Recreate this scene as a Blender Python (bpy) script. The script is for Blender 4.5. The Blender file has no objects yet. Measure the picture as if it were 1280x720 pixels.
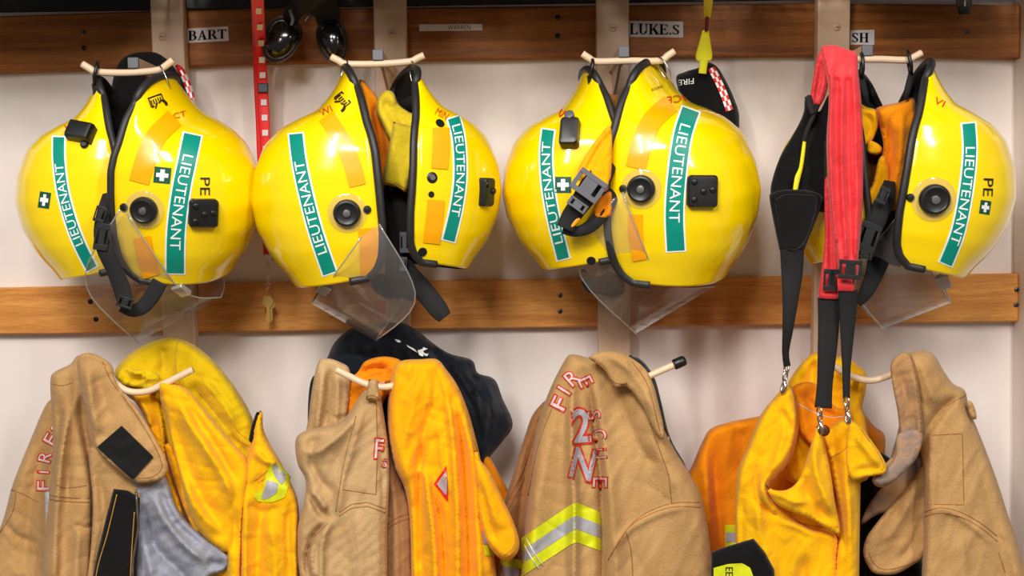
import bpy, bmesh, math, random
import numpy as np
from mathutils import Vector, Matrix
from mathutils.bvhtree import BVHTree
from mathutils.geometry import delaunay_2d_cdt
random.seed(4)
SC = bpy.context.scene
COL = SC.collection
# ------------------------------------------------------------------ camera, world, lights, exposure
F = 1520.0; D = 1.9; PITCH = math.radians(3); ROLL = math.radians(0.9)
def rx(a): c, s = math.cos(a), math.sin(a); return np.array([[1, 0, 0], [0, c, -s], [0, s, c]])
def rz(a): c, s = math.cos(a), math.sin(a); return np.array([[c, -s, 0], [s, c, 0], [0, 0, 1.]])
def ry(a): c, s = math.cos(a), math.sin(a); return np.array([[c, 0, s], [0, 1, 0], [-s, 0, c]])
RC = rx(math.pi / 2 - PITCH) @ rz(-ROLL)
CAM = np.array([0, -D, 1.6])
cd = bpy.data.cameras.new('camera'); co = bpy.data.objects.new('camera', cd); COL.objects.link(co)
cd.sensor_width = 36; cd.lens = F / 1280 * 36; cd.clip_start = .02
M4 = Matrix([list(r) + [0] for r in RC.tolist()] + [[0, 0, 0, 1]]); M4.translation = Vector(CAM.tolist())
co.matrix_world = M4
SC.camera = co
SC.view_settings.view_transform = 'Standard'; SC.view_settings.look = 'None'
SC.view_settings.gamma = 1; SC.view_settings.use_curve_mapping = False
SC.view_settings.exposure = 0.0
W = bpy.data.worlds.new('world'); SC.world = W; W.use_nodes = True
bg = W.node_tree.nodes['Background']; bg.inputs[0].default_value = (1.0, .93, .88, 1); bg.inputs[1].default_value = .21
def area(name, loc, target, sx, sy, power, col=(1, .95, .9)):
    l = bpy.data.lights.new(name, 'AREA'); l.shape = 'RECTANGLE'; l.size = sx; l.size_y = sy; l.energy = power; l.color = col
    o = bpy.data.objects.new(name, l); COL.objects.link(o); o.location = loc
    o.rotation_euler = (Vector(target) - Vector(loc)).to_track_quat('-Z', 'Y').to_euler()
    return o
area('ceiling_tube_light', (-.75, -2.1, 2.75), (-.3, 0, 1.3), .14, 1.2, 31)
area('ceiling_tube_light', (.95, -2.1, 2.75), (.3, 0, 1.3), .14, 1.2, 27)
area('bounced_flash_light', (-.25, -2.1, 2.6), (.05, 0, 1.45), .5, .35, 25, (1, .96, .92))

# ------------------------------------------------------------------ picture pixel + distance from wall -> point
def P(px, py, d):
    r = RC @ np.array([(px - 640) / F, (360 - py) / F, -1.0]); t = (-d - CAM[1]) / r[1]
    return CAM + t * r
def PV(px, py, d):
    px = np.asarray(px, float); py = np.asarray(py, float); d = np.asarray(d, float) + 0 * px
    r = np.stack([(px - 640) / F, (360 - py) / F, -np.ones_like(px)], -1) @ RC.T
    t = (-d - CAM[1]) / r[..., 1]
    return CAM + t[..., None] * r
def rayplane(px, py, o, n):
    r = RC @ np.array([(px - 640) / F, (360 - py) / F, -1.0]); t = np.dot(o - CAM, n) / np.dot(r, n)
    return CAM + t * r
def project(X):
    v = (X - CAM) @ RC
    return np.stack([640 + F * v[..., 0] / -v[..., 2], 360 - F * v[..., 1] / -v[..., 2]], -1)

# ------------------------------------------------------------------ materials
def lin(c):
    c = [x / 255 for x in c]
    return tuple(x / 12.92 if x <= .04045 else ((x + .055) / 1.055) ** 2.4 for x in c) + (1,)
MATS = {}
def mat(name, c, rough=.5, metal=0, c2=None, nscale=6, spec=.5, bump=0, bscale=300, coat=0, stretch=(1, 1, 1), sheen=0, emis=None, lo=.4, hi=.65):
    if name in MATS: return MATS[name]
    m = bpy.data.materials.new(name); m.use_nodes = True; nt = m.node_tree; b = nt.nodes['Principled BSDF']
    b.inputs['Base Color'].default_value = lin(c); b.inputs['Roughness'].default_value = rough; b.inputs['Metallic'].default_value = metal
    b.inputs['Specular IOR Level'].default_value = spec; b.inputs['Coat Weight'].default_value = coat; b.inputs['Coat Roughness'].default_value = .05
    b.inputs['Sheen Weight'].default_value = sheen
    if c2 or bump:
        tc = nt.nodes.new('ShaderNodeTexCoord'); mp = nt.nodes.new('ShaderNodeMapping'); mp.inputs['Scale'].default_value = stretch
        nt.links.new(tc.outputs['Object'], mp.inputs[0])
    if c2:
        n = nt.nodes.new('ShaderNodeTexNoise'); n.inputs['Scale'].default_value = nscale; n.inputs['Detail'].default_value = 6; n.inputs['Roughness'].default_value = .6
        nt.links.new(mp.outputs[0], n.inputs['Vector'])
        r = nt.nodes.new('ShaderNodeValToRGB'); r.color_ramp.elements[0].position = lo; r.color_ramp.elements[1].position = hi
        r.color_ramp.elements[0].color = lin(c); r.color_ramp.elements[1].color = lin(c2)
        nt.links.new(n.outputs[0], r.inputs[0]); nt.links.new(r.outputs[0], b.inputs['Base Color'])
    if bump:
        n2 = nt.nodes.new('ShaderNodeTexNoise'); n2.inputs['Scale'].default_value = bscale; n2.inputs['Detail'].default_value = 3
        nt.links.new(mp.outputs[0], n2.inputs['Vector'])
        bp = nt.nodes.new('ShaderNodeBump'); bp.inputs['Strength'].default_value = bump; bp.inputs['Distance'].default_value = .001
        nt.links.new(n2.outputs[0], bp.inputs['Height']); nt.links.new(bp.outputs[0], b.inputs['Normal'])
    MATS[name] = m
    return m
def fabric(name, c, c2, weave=1500, bump=.5, nscale=9, rough=.9, lo=.35, hi=.75, mottle=.12):
    """woven cloth: large dirt patches, fine thread mottling, crossed wave bump"""
    m = bpy.data.materials.new(name); m.use_nodes = True; nt = m.node_tree; N = nt.nodes; L = nt.links; b = N['Principled BSDF']
    b.inputs['Roughness'].default_value = rough; b.inputs['Specular IOR Level'].default_value = .15; b.inputs['Sheen Weight'].default_value = .1
    tc = N.new('ShaderNodeTexCoord')
    n = N.new('ShaderNodeTexNoise'); n.inputs['Scale'].default_value = nscale; n.inputs['Detail'].default_value = 5; L.new(tc.outputs['Object'], n.inputs['Vector'])
    r = N.new('ShaderNodeValToRGB'); r.color_ramp.elements[0].position = lo; r.color_ramp.elements[1].position = hi
    r.color_ramp.elements[0].color = lin(c); r.color_ramp.elements[1].color = lin(c2); L.new(n.outputs[0], r.inputs[0])
    n3 = N.new('ShaderNodeTexNoise'); n3.inputs['Scale'].default_value = 420; n3.inputs['Detail'].default_value = 3; L.new(tc.outputs['Object'], n3.inputs['Vector'])
    mr = N.new('ShaderNodeMapRange'); mr.inputs[1].default_value = .3; mr.inputs[2].default_value = .7; mr.inputs[3].default_value = 1 - mottle; mr.inputs[4].default_value = 1 + mottle * .6; L.new(n3.outputs[0], mr.inputs[0])
    mx = N.new('ShaderNodeVectorMath'); mx.operation = 'SCALE'; L.new(r.outputs[0], mx.inputs[0]); L.new(mr.outputs[0], mx.inputs['Scale']); L.new(mx.outputs[0], b.inputs['Base Color'])
    n4 = N.new('ShaderNodeTexNoise'); n4.inputs['Scale'].default_value = 60; n4.inputs['Detail'].default_value = 5; L.new(tc.outputs['Object'], n4.inputs['Vector'])
    ad = N.new('ShaderNodeMath'); ad.operation = 'MULTIPLY_ADD'; ad.inputs[1].default_value = 2.5; L.new(n4.outputs[0], ad.inputs[0]); L.new(n3.outputs[0], ad.inputs[2])
    bp = N.new('ShaderNodeBump'); bp.inputs['Strength'].default_value = bump; bp.inputs['Distance'].default_value = .0012
    rg = N.new('ShaderNodeTexNoise'); rg.noise_type = 'RIDGED_MULTIFRACTAL'; rg.inputs['Scale'].default_value = 11; rg.inputs['Detail'].default_value = 3; rg.inputs['Distortion'].default_value = .8; mpr = N.new('ShaderNodeMapping'); mpr.inputs['Scale'].default_value = (1.2, 1, .6); mpr.inputs['Rotation'].default_value = (0, .25, 0); L.new(tc.outputs['Object'], mpr.inputs[0]); L.new(mpr.outputs[0], rg.inputs['Vector'])
    b2 = N.new('ShaderNodeBump'); b2.inputs['Strength'].default_value = .6; b2.inputs['Distance'].default_value = .004; L.new(rg.outputs[0], b2.inputs['Height']); L.new(b2.outputs[0], bp.inputs['Normal'])
    L.new(ad.outputs[0], bp.inputs['Height']); L.new(bp.outputs[0], b.inputs['Normal'])
    MATS[name] = m
    return m
def wood(name, c, c2):
    m = bpy.data.materials.new(name); m.use_nodes = True; nt = m.node_tree; N = nt.nodes; L = nt.links; b = N['Principled BSDF']
    b.inputs['Roughness'].default_value = .5; b.inputs['Specular IOR Level'].default_value = .25
    tc = N.new('ShaderNodeTexCoord'); mp = N.new('ShaderNodeMapping'); mp.inputs['Scale'].default_value = (1.6, 20, 34); L.new(tc.outputs['Object'], mp.inputs[0])
    n = N.new('ShaderNodeTexNoise'); n.inputs['Scale'].default_value = 2.2; n.inputs['Detail'].default_value = 9; n.inputs['Roughness'].default_value = .65; n.inputs['Distortion'].default_value = .6
    L.new(mp.outputs[0], n.inputs['Vector'])
    r = N.new('ShaderNodeValToRGB'); r.color_ramp.elements[0].position = .33; r.color_ramp.elements[1].position = .66
    r.color_ramp.elements[0].color = lin(c2); r.color_ramp.elements[1].color = lin(c); L.new(n.outputs[0], r.inputs[0])
    mp2 = N.new('ShaderNodeMapping'); mp2.inputs['Scale'].default_value = (14, 200, 300); L.new(tc.outputs['Object'], mp2.inputs[0])
    n2 = N.new('ShaderNodeTexNoise'); n2.inputs['Scale'].default_value = 3; n2.inputs['Detail'].default_value = 4; L.new(mp2.outputs[0], n2.inputs['Vector'])
    mr = N.new('ShaderNodeMapRange'); mr.inputs[1].default_value = .3; mr.inputs[2].default_value = .6; mr.inputs[3].default_value = .72; mr.inputs[4].default_value = 1.05; L.new(n2.outputs[0], mr.inputs[0])
    mx = N.new('ShaderNodeVectorMath'); mx.operation = 'SCALE'; L.new(r.outputs[0], mx.inputs[0]); L.new(mr.outputs[0], mx.inputs['Scale']); L.new(mx.outputs[0], b.inputs['Base Color'])
    bp = N.new('ShaderNodeBump'); bp.inputs['Strength'].default_value = .25; bp.inputs['Distance'].default_value = .001; L.new(n2.outputs[0], bp.inputs['Height']); L.new(bp.outputs[0], b.inputs['Normal'])
    MATS[name] = m
    return m
def clearplastic(name, tint, gl=.05, ior=1.45):
    m = bpy.data.materials.new(name); m.use_nodes = True; nt = m.node_tree; N = nt.nodes; L = nt.links; N.remove(N['Principled BSDF'])
    o = [x for x in N if x.type == 'OUTPUT_MATERIAL'][0]
    t = N.new('ShaderNodeBsdfTransparent'); t.inputs[0].default_value = tint + (1,)
    g = N.new('ShaderNodeBsdfGlossy'); g.inputs['Roughness'].default_value = .06
    f = N.new('ShaderNodeLayerWeight'); f.inputs['Blend'].default_value = .5
    pw = N.new('ShaderNodeMath'); pw.operation = 'POWER'; pw.inputs[1].default_value = 5; L.new(f.outputs['Facing'], pw.inputs[0])
    a = N.new('ShaderNodeMath'); a.operation = 'MULTIPLY_ADD'; a.inputs[1].default_value = .6; a.inputs[2].default_value = gl; L.new(pw.outputs[0], a.inputs[0])
    df = N.new('ShaderNodeBsdfDiffuse'); df.inputs[0].default_value = (.85, .83, .8, 1)
    m0 = N.new('ShaderNodeMixShader'); m0.inputs[0].default_value = gl * 1.4; L.new(t.outputs[0], m0.inputs[1]); L.new(df.outputs[0], m0.inputs[2])
    mx = N.new('ShaderNodeMixShader'); L.new(a.outputs[0], mx.inputs[0]); L.new(m0.outputs[0], mx.inputs[1]); L.new(g.outputs[0], mx.inputs[2]); L.new(mx.outputs[0], o.inputs[0])
    MATS[name] = m
    return m
YEL = mat('helmet yellow', (250, 214, 0), .14, c2=(242, 204, 0), nscale=14, coat=.6, lo=.5, hi=.8, bump=.04, bscale=40)
AMB = mat('amber reflective tape', (250, 168, 0), .28, coat=.3)
BLK = mat('black rubber', (34, 33, 34), .5, bump=.15, bscale=500)
BLKP = mat('black plastic', (22, 22, 23), .38)
BLKI = mat('black foam liner', (13, 12, 12), .9)
WEB = mat('black webbing', (20, 19, 20), .85, bump=.5, bscale=900)
GREYP = mat('grey plastic', (92, 93, 98), .45)
STEEL = mat('bright steel', (200, 196, 190), .25, metal=1)
DSTEEL = mat('dull steel', (120, 112, 104), .45, metal=.8)
BRASS = mat('brass', (205, 165, 85), .35, metal=.7)
TEAL = mat('teal sticker', (0, 137, 118), .4, spec=.4)
GREEN = mat('dark green sticker', (12, 78, 58), .4)
WHT = mat('white print', (235, 238, 236), .5)
REDP = mat('red print', (205, 48, 10), .5)
INK = mat('black ink', (25, 20, 10), .6)
PAPER = mat('white paper', (216, 208, 208), .8)
BEIGE = mat('beige enamel', (205, 172, 142), .45, bump=.05, bscale=80)
BEIGED = mat('peg enamel', (226, 198, 164), .4)
WOODU = wood('varnished hardwood', (172, 104, 42), (116, 64, 22))
WOODL = wood('lighter hardwood', (232, 164, 84), (198, 124, 56))
WALL = mat('painted wall', (238, 228, 222), .75, c2=(228, 216, 208), nscale=3, bump=.06, bscale=60)
FLOOR = mat('grey vinyl floor', (120, 112, 104), .6, c2=(100, 94, 88))
CLEAR = clearplastic('clear visor', (.92, .91, .89), .065)
CLEARE = clearplastic('clear visor edge', (.75, .74, .71), .22)
TAN = fabric('tan turnout cloth', (196, 155, 100), (176, 134, 82))
TANL = fabric('pale tan turnout cloth', (200, 166, 118), (182, 145, 96))
YCL = fabric('yellow turnout cloth', (252, 190, 6), (242, 172, 2), mottle=.06)
YCLD = fabric('soiled yellow turnout cloth', (222, 186, 8), (194, 162, 8), mottle=.08, nscale=14)
ORC = fabric('orange yellow turnout cloth', (255, 182, 2), (252, 168, 0), mottle=.05)
ORD = fabric('orange cloth', (240, 146, 6), (226, 124, 4), mottle=.06)
GRYC = fabric('grey lining cloth', (164, 166, 178), (146, 148, 160), mottle=.15)
NAVY = fabric('navy cloth', (24, 30, 40), (15, 19, 27), mottle=.15)
BLKC = fabric('black cloth', (22, 21, 22), (12, 12, 12), mottle=.2)
VELC = mat('black hook tape', (12, 11, 11), .95, bump=1, bscale=1200)
WORN = fabric('worn collar cloth', (150, 132, 122), (196, 150, 104), nscale=22, lo=.4, hi=.62)
WORNT = fabric('scuffed tan cloth', (178, 134, 88), (124, 106, 92), nscale=16, lo=.45, hi=.68)
LIME = mat('lime reflective', (224, 228, 20), .5, c2=(206, 212, 16), nscale=60)
SILV = mat('silver reflective', (176, 174, 180), .45, c2=(160, 158, 166), nscale=80)
GLOVE = fabric('yellow leather', (228, 200, 42), (206, 176, 34), mottle=.12, nscale=30)
REDW = mat('red webbing', (222, 40, 46), .55, c2=(204, 26, 34), nscale=60, bump=.6, bscale=700, sheen=.2)
REDL = mat('red lanyard', (222, 28, 30), .5)
PINK = mat('pink print edge', (226, 90, 90), .6)
LETG = mat('pale print', (214, 196, 196), .6)
STIT = mat('tan stitching', (160, 108, 56), .8)
STITY = mat('yellow stitching', (206, 150, 50), .8)
BLACKM = mat('black powder coat', (16, 15, 15), .5)
YSTR = mat('yellow strap', (222, 214, 22), .7, bump=.4, bscale=700)
GLOSS = mat('dark glossy lens', (14, 12, 12), .16, coat=.3)
OLIVE = mat('olive cloth', (40, 40, 30), .9, c2=(20, 20, 16), nscale=30)

# ------------------------------------------------------------------ object helpers
def wloc(o):
    v = Vector((0, 0, 0))
    while o: v = v + o.location; o = o.parent
    return v
def link(name, verts, faces, m, parent=None, smooth=True, mats=None, mi=None, recalc=False):
    me = bpy.data.meshes.new(name); off = wloc(parent)
    me.from_pydata([tuple(np.asarray(v, float) - np.array(off)) for v in verts], [], [tuple(int(i) for i in f) for f in faces])
    for mm in (mats or [m]): me.materials.append(mm)
    if mi is not None: me.polygons.foreach_set('material_index', mi)
    if recalc:
        bm = bmesh.new(); bm.from_mesh(me); bmesh.ops.remove_doubles(bm, verts=bm.verts, dist=1e-6); bmesh.ops.recalc_face_normals(bm, faces=bm.faces); bm.to_mesh(me); bm.free()
    if smooth: me.polygons.foreach_set('use_smooth', [True] * len(me.polygons))
    me.update()
    o = bpy.data.objects.new(name, me); COL.objects.link(o)
    if parent: o.parent = parent
    return o
class MB:
    def __init__(s): s.v = []; s.f = []; s.m = []
    def add(s, v, f, m=0):
        n = len(s.v); s.v += [tuple(float(c) for c in x) for x in v]; s.f += [tuple(i + n for i in q) for q in f]; s.m += [m] * len(f); return s
    def build(s, name, m, parent=None, smooth=True, mats=None, recalc=True, bevel=0, autosm=False):
        o = link(name, s.v, s.f, m, parent, smooth, mats, s.m if mats else None, False)
        if recalc:
            bm = bmesh.new(); bm.from_mesh(o.data); bmesh.ops.recalc_face_normals(bm, faces=bm.faces); bm.to_mesh(o.data); bm.free()
        if bevel:
            b = o.modifiers.new('bevel', 'BEVEL'); b.width = bevel; b.segments = 2; b.limit_method = 'ANGLE'; b.angle_limit = .7
        if autosm or bevel:
            try: o.data.set_sharp_from_angle(angle=math.radians(40))
            except Exception: pass
        return o
    def box(s, c, h, R=None, m=0):
        c = np.array(c, float); R = np.eye(3) if R is None else np.array(R)
        v = [c + R @ (np.array([x, y, z]) * np.array(h)) for x in (-1, 1) for y in (-1, 1) for z in (-1, 1)]
        return s.add(v, [(0, 1, 3, 2), (4, 6, 7, 5), (0, 4, 5, 1), (2, 3, 7, 6), (0, 2, 6, 4), (1, 5, 7, 3)], m)
    def tube(s, pts, r, n=10, m=0, closed=False, cap=True, sx=None):
        pts = [np.array(p, float) for p in pts]; k = len(pts); r = [r] * k if np.isscalar(r) else list(r)
        up = None; rings = []
        for i in range(k):
            a = pts[(i - 1) % k] if (closed or i > 0) else pts[i]; b = pts[(i + 1) % k] if (closed or i < k - 1) else pts[i]
            t = b - a; t /= (np.linalg.norm(t) + 1e-12)
            if up is None:
                up = np.cross(t, [0, 1, 0]);
                if np.linalg.norm(up) < .1: up = np.cross(t, [0, 0, 1])
            up = up - t * np.dot(up, t); up /= np.linalg.norm(up); w = np.cross(t, up)
            q = sx or 1
            rings.append([pts[i] + r[i] * (math.cos(2 * math.pi * j / n) * up + q * math.sin(2 * math.pi * j / n) * w) for j in range(n)])
        v = [p for g in rings for p in g]; f = []
        for i in range(k if closed else k - 1):
            for j in range(n):
                a = i * n + j; b = i * n + (j + 1) % n; c = ((i + 1) % k) * n + (j + 1) % n; d_ = ((i + 1) % k) * n + j
                f.append((a, b, c, d_))
        if cap and not closed: f += [tuple(range(n))[::-1], tuple(range((k - 1) * n, k * n))]
        return s.add(v, f, m)
    def lathe(s, o, ax, prof, n=28, m=0):
        """prof: list of (height along ax, radius)"""
        ax = np.array(ax, float); ax /= np.linalg.norm(ax); u = np.cross(ax, [0, 0, 1.]);
        if np.linalg.norm(u) < .1: u = np.cross(ax, [1., 0, 0])
        u /= np.linalg.norm(u); w = np.cross(ax, u); o = np.array(o, float)
        v = [o + ax * h + r * (math.cos(2 * math.pi * j / n) * u + math.sin(2 * math.pi * j / n) * w) for h, r in prof for j in range(n)]
        f = [(i * n + j, i * n + (j + 1) % n, (i + 1) * n + (j + 1) % n, (i + 1) * n + j) for i in range(len(prof) - 1) for j in range(n)]
        f += [tuple(range(n))[::-1], tuple(range((len(prof) - 1) * n, len(prof) * n))]
        return s.add(v, f, m)
def thing(name, label, cat, loc, group=None):
    o = bpy.data.objects.new(name, None); COL.objects.link(o); o.location = tuple(float(x) for x in loc); o.empty_display_size = .03
    o['label'] = label; o['category'] = cat
    if group: o['group'] = group
    return o
def tag(o, label, cat, group=None):
    o['label'] = label; o['category'] = cat
    if group: o['group'] = group
    return o
def struct(o): o['kind'] = 'structure'; return o
def catmull(p, n=5, closed=False):
    p = np.array(p, float); k = len(p); out = []
    for i in range(k if closed else k - 1):
        if closed: a, b, c, d_ = p[(i - 1) % k], p[i], p[(i + 1) % k], p[(i + 2) % k]
        else: a, b, c, d_ = p[max(i - 1, 0)], p[i], p[i + 1], p[min(i + 2, k - 1)]
        for j in range(n):
            t = j / n; out.append(.5 * ((2 * b) + (c - a) * t + (2 * a - 5 * b + 4 * c - d_) * t * t + (3 * b - a - 3 * c + d_) * t ** 3))
    if not closed: out.append(p[-1])
    return np.array(out)
def resample(p, step):
    p = np.array(p, float); s = np.concatenate([[0], np.cumsum(np.linalg.norm(np.diff(p, axis=0), axis=1))]); n = max(2, int(round(s[-1] / step)) + 1)
    t = np.linspace(0, s[-1], n); return np.stack([np.interp(t, s, p[:, i]) for i in range(p.shape[1])], 1)
def segdist(X, poly, closed=False):
    """distance, signed side, fraction along the polyline"""
    X = np.asarray(X, float); p = np.asarray(poly, float)
    if closed: p = np.vstack([p, p[:1]])
    L = np.linalg.norm(np.diff(p, axis=0), axis=1); cs = np.concatenate([[0], np.cumsum(L)])
    best = np.full(len(X), 1e9); sg = np.zeros(len(X)); fr = np.zeros(len(X))
    for i in range(len(p) - 1):
        a, b = p[i], p[i + 1]; ab = b - a; l2 = max((ab ** 2).sum(), 1e-9)
        t = np.clip(((X - a) @ ab) / l2, 0, 1); q = X - a - t[:, None] * ab; dd = np.sqrt((q ** 2).sum(1)); m = dd < best
        cr = ab[0] * (X[:, 1] - a[1]) - ab[1] * (X[:, 0] - a[0])
        best[m] = dd[m]; sg[m] = np.sign(cr[m]); fr[m] = ((cs[i] + t * L[i]) / cs[-1])[m]
    return best, sg, fr
def inside(X, poly):
    x, y = X[:, 0], X[:, 1]; r = np.zeros(len(X), bool); n = len(poly); j = n - 1
    for i in range(n):
        xi, yi = poly[i]; xj, yj = poly[j]
        if yi != yj:
            c = ((yi > y) != (yj > y)) & (x < (xj - xi) * (y - yi) / (yj - yi) + xi); r ^= c
        j = i
    return r
def cdt(outline, step):
    o = np.array(outline, float); mn, mx = o.min(0), o.max(0)
    gx, gy = np.meshgrid(np.arange(mn[0], mx[0], step), np.arange(mn[1], mx[1], step * .87)); gx = gx + (np.arange(gx.shape[0])[:, None] % 2) * step * .5
    g = np.stack([gx.ravel(), gy.ravel()], 1)
    if len(g): g = g[inside(g, o)]
    if len(g): g = g[segdist(g, o, True)[0] > step * .55]
    allp = np.vstack([o, g]) if len(g) else o; n = len(o)
    r = delaunay_2d_cdt([Vector(v) for v in allp], [(i, (i + 1) % n) for i in range(n)], [], 1, 1e-4)
    vs = np.array([tuple(v) for v in r[0]]); fs = [tuple(f) for f in r[2]]
    return vs, fs
def wnoise(X, sx, sy, seed, rot=0):
    rg = np.random.default_rng(seed); c, s = math.cos(rot), math.sin(rot)
    u = (X[:, 0] * c + X[:, 1] * s) / sx; v = (-X[:, 0] * s + X[:, 1] * c) / sy; r = np.zeros(len(X))
    u0 = u + .6 * np.sin(v * 1.3 + rg.random() * 6); v0 = v + .5 * np.sin(u * .9 + rg.random() * 6)
    for k in range(5):
        a = rg.normal(size=2); ph = rg.random() * 6.28; r += np.sin(a[0] * u0 * 2 + a[1] * v0 * 2 + ph) / (1 + .35 * k)
    return r / 2.2
class Cloth:
    """a puffed, folded cloth panel: outline in picture pixels at a distance from the wall, real thickness, folds as ridges / valleys / steps"""
    def __init__(s, name, parent, m, outline, d, T=.03, R=18, folds=(), wr=.0022, wsx=26, wsy=60, rot=0, back=.02, step=3.3, seams=(), sm=STIT, sharp=False, seed=None, fade=7, tilt=(0, 0)):
        s.o = np.array(outline, float) if sharp else catmull(outline, 5, True); s.o = resample(np.vstack([s.o, s.o[:1]]), step)[:-1]
        s.d = d; s.T = T * .8; s.R = R * .45; s.folds = folds; s.wr = wr; s.ws = (wsx, wsy, rot); s.fade = fade; s.seed = seed if seed is not None else int(abs(s.o[0, 0] * 7 + s.o[0, 1] * 13)) % 9999
        if name in ('collar_flap', 'collar', 'waist_flare', 'pocket_fold', 'front_flap', 'collar_lining', 'inner_shell_or_gap', 'inner_front', 'placket_flap') and T > .009: s.d += s.T * .5; s.T *= .45; s.R *= .5; back = back * .6 + s.T * .5; s.fade = 4
        s.tilt = tilt; s.wr *= 1.35; s.c = s.o.mean(0)
        vs, fs = cdt(s.o, step); e = segdist(vs, s.o, True)[0]
        df = s.depth(vs, e); rr = s.rnd(e); db = s.base(vs) - back * rr
        front = PV(vs[:, 0], vs[:, 1], df); bidx = np.where(e > .02)[0]; mp = {int(i): len(vs) + k for k, i in enumerate(bidx)}
        backv = PV(vs[bidx, 0], vs[bidx, 1], db[bidx]); V = list(front) + list(backv)
        FF = list(fs) + [tuple(mp.get(i, i) for i in f)[::-1] for f in fs]; mi = [0] * len(FF); s.n = len(FF)
        b = MB(); b.add(V, FF)
        for sp in seams:
            q = resample(sp if len(sp) > 3 and name == 'body' and max(len(sp), 0) == 4 else catmull(sp, 5), 3); dd = s.depth(q); 
            b.tube(list(PV(q[:, 0], q[:, 1], dd + .0002)), .0007, 4, 1)
        s.obj = b.build(name, m, parent, mats=[m, sm], recalc=True)
    def rnd(s, e):
        x = np.clip(e / s.R, 0, 1); return np.sqrt(np.clip(1 - (1 - x) ** 2, 0, 1))
    def base(s, X): return s.d + s.tilt[0] * (X[:, 0] - s.c[0]) / 100 + s.tilt[1] * (X[:, 1] - s.c[1]) / 100
    def depth(s, X, e=None):
        X = np.asarray(X, float)
        if e is None:
            e = segdist(X, s.o, True)[0] * np.where(inside(X, s.o), 1, 0)
        r = s.T * s.rnd(e); h = np.zeros(len(X))
        for fd in s.folds:
            pts, w, a = fd[:3]; kind = fd[3] if len(fd) > 3 else 'r'
            pl = catmull(pts, 4) if len(pts) > 2 else np.array(pts, float)
            dd, sg, fr = segdist(X, pl); ta = np.clip(fr / .25, 0, 1); tb = np.clip((1 - fr) / .25, 0, 1); tp = (ta * ta * (3 - 2 * ta)) * (tb * tb * (3 - 2 * tb))
            if 'n' in kind: tp = np.ones_like(tp)
            if 's' in kind:
                q = dd * sg * (-1 if 'l' in kind else 1); h += a * tp / (1 + np.exp(-np.clip(q / 1.6, -30, 30))) * np.exp(-np.maximum(q, 0) / w) * np.where(dd < w * 4, 1, 0)
            else: h += 1.7 * a * tp * (.5 * np.exp(-(dd / w) ** 2) + .5 * np.exp(-1.5 * dd / w))
        h += s.wr * wnoise(X, s.ws[0], s.ws[1], s.seed, s.ws[2]) + s.wr * .45 * wnoise(X, s.ws[0] * .4, s.ws[1] * .45, s.seed + 1, s.ws[2] + .5)
        n1 = wnoise(X, s.ws[0] * .8, s.ws[1] * .7, s.seed + 5, s.ws[2] + .35); n2 = wnoise(X, s.ws[0] * 1.1, s.ws[1] * .5, s.seed + 9, s.ws[2] - .5)
        h += s.wr * .7 * (np.exp(-np.abs(n1) * 7) - np.exp(-np.abs(n2) * 8))
        return s.base(X) + r + h * np.clip(e / s.fade, 0, 1)
    def patch(s, name, m, outline, off=.0014, parent=None, sharp=True, step=4):
        o = np.array(outline, float) if sharp else catmull(outline, 4, True); o = resample(np.vstack([o, o[:1]]), step)[:-1]
        vs, fs = cdt(o, step); v = PV(vs[:, 0], vs[:, 1], s.depth(vs) + off)
        return link(name, v, fs, m, parent or s.obj, True)
def textmesh(txt, bold=0.0, off=0.0):
    """2-D triangles of a text in unit cap height, x from 0"""
    c = bpy.data.curves.new('t', 'FONT'); c.body = txt; c.offset = off; c.resolution_u = 3
    o = bpy.data.objects.new('t', c); COL.objects.link(o)
    dg = bpy.context.evaluated_depsgraph_get(); me = bpy.data.meshes.new_from_object(o.evaluated_get(dg))
    v = np.array([tuple(x.co)[:2] for x in me.vertices]); 
    bm = bmesh.new(); bm.from_mesh(me); bmesh.ops.triangulate(bm, faces=bm.faces)
    f = [tuple(x.index for x in q.verts) for q in bm.faces]; bm.free()
    bpy.data.objects.remove(o); bpy.data.curves.remove(c); bpy.data.meshes.remove(me)
    return v, f
def subdiv2d(v, f, maxl):
    bm = bmesh.new(); bv = [bm.verts.new((x, y, 0)) for x, y in v]; bm.verts.ensure_lookup_table()
    for q in f:
        try: bm.faces.new([bv[i] for i in q])
        except ValueError: pass
    for _ in range(3):
        es = [e for e in bm.edges if e.calc_length() > maxl]
        if not es: break
        bmesh.ops.subdivide_edges(bm, edges=es, cuts=1, use_grid_fill=False); bmesh.ops.triangulate(bm, faces=bm.faces)
    bm.verts.ensure_lookup_table(); bm.verts.index_update()
    r = np.array([tuple(x.co)[:2] for x in bm.verts]), [tuple(x.index for x in q.verts) for q in bm.faces]; bm.free(); return r
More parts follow.
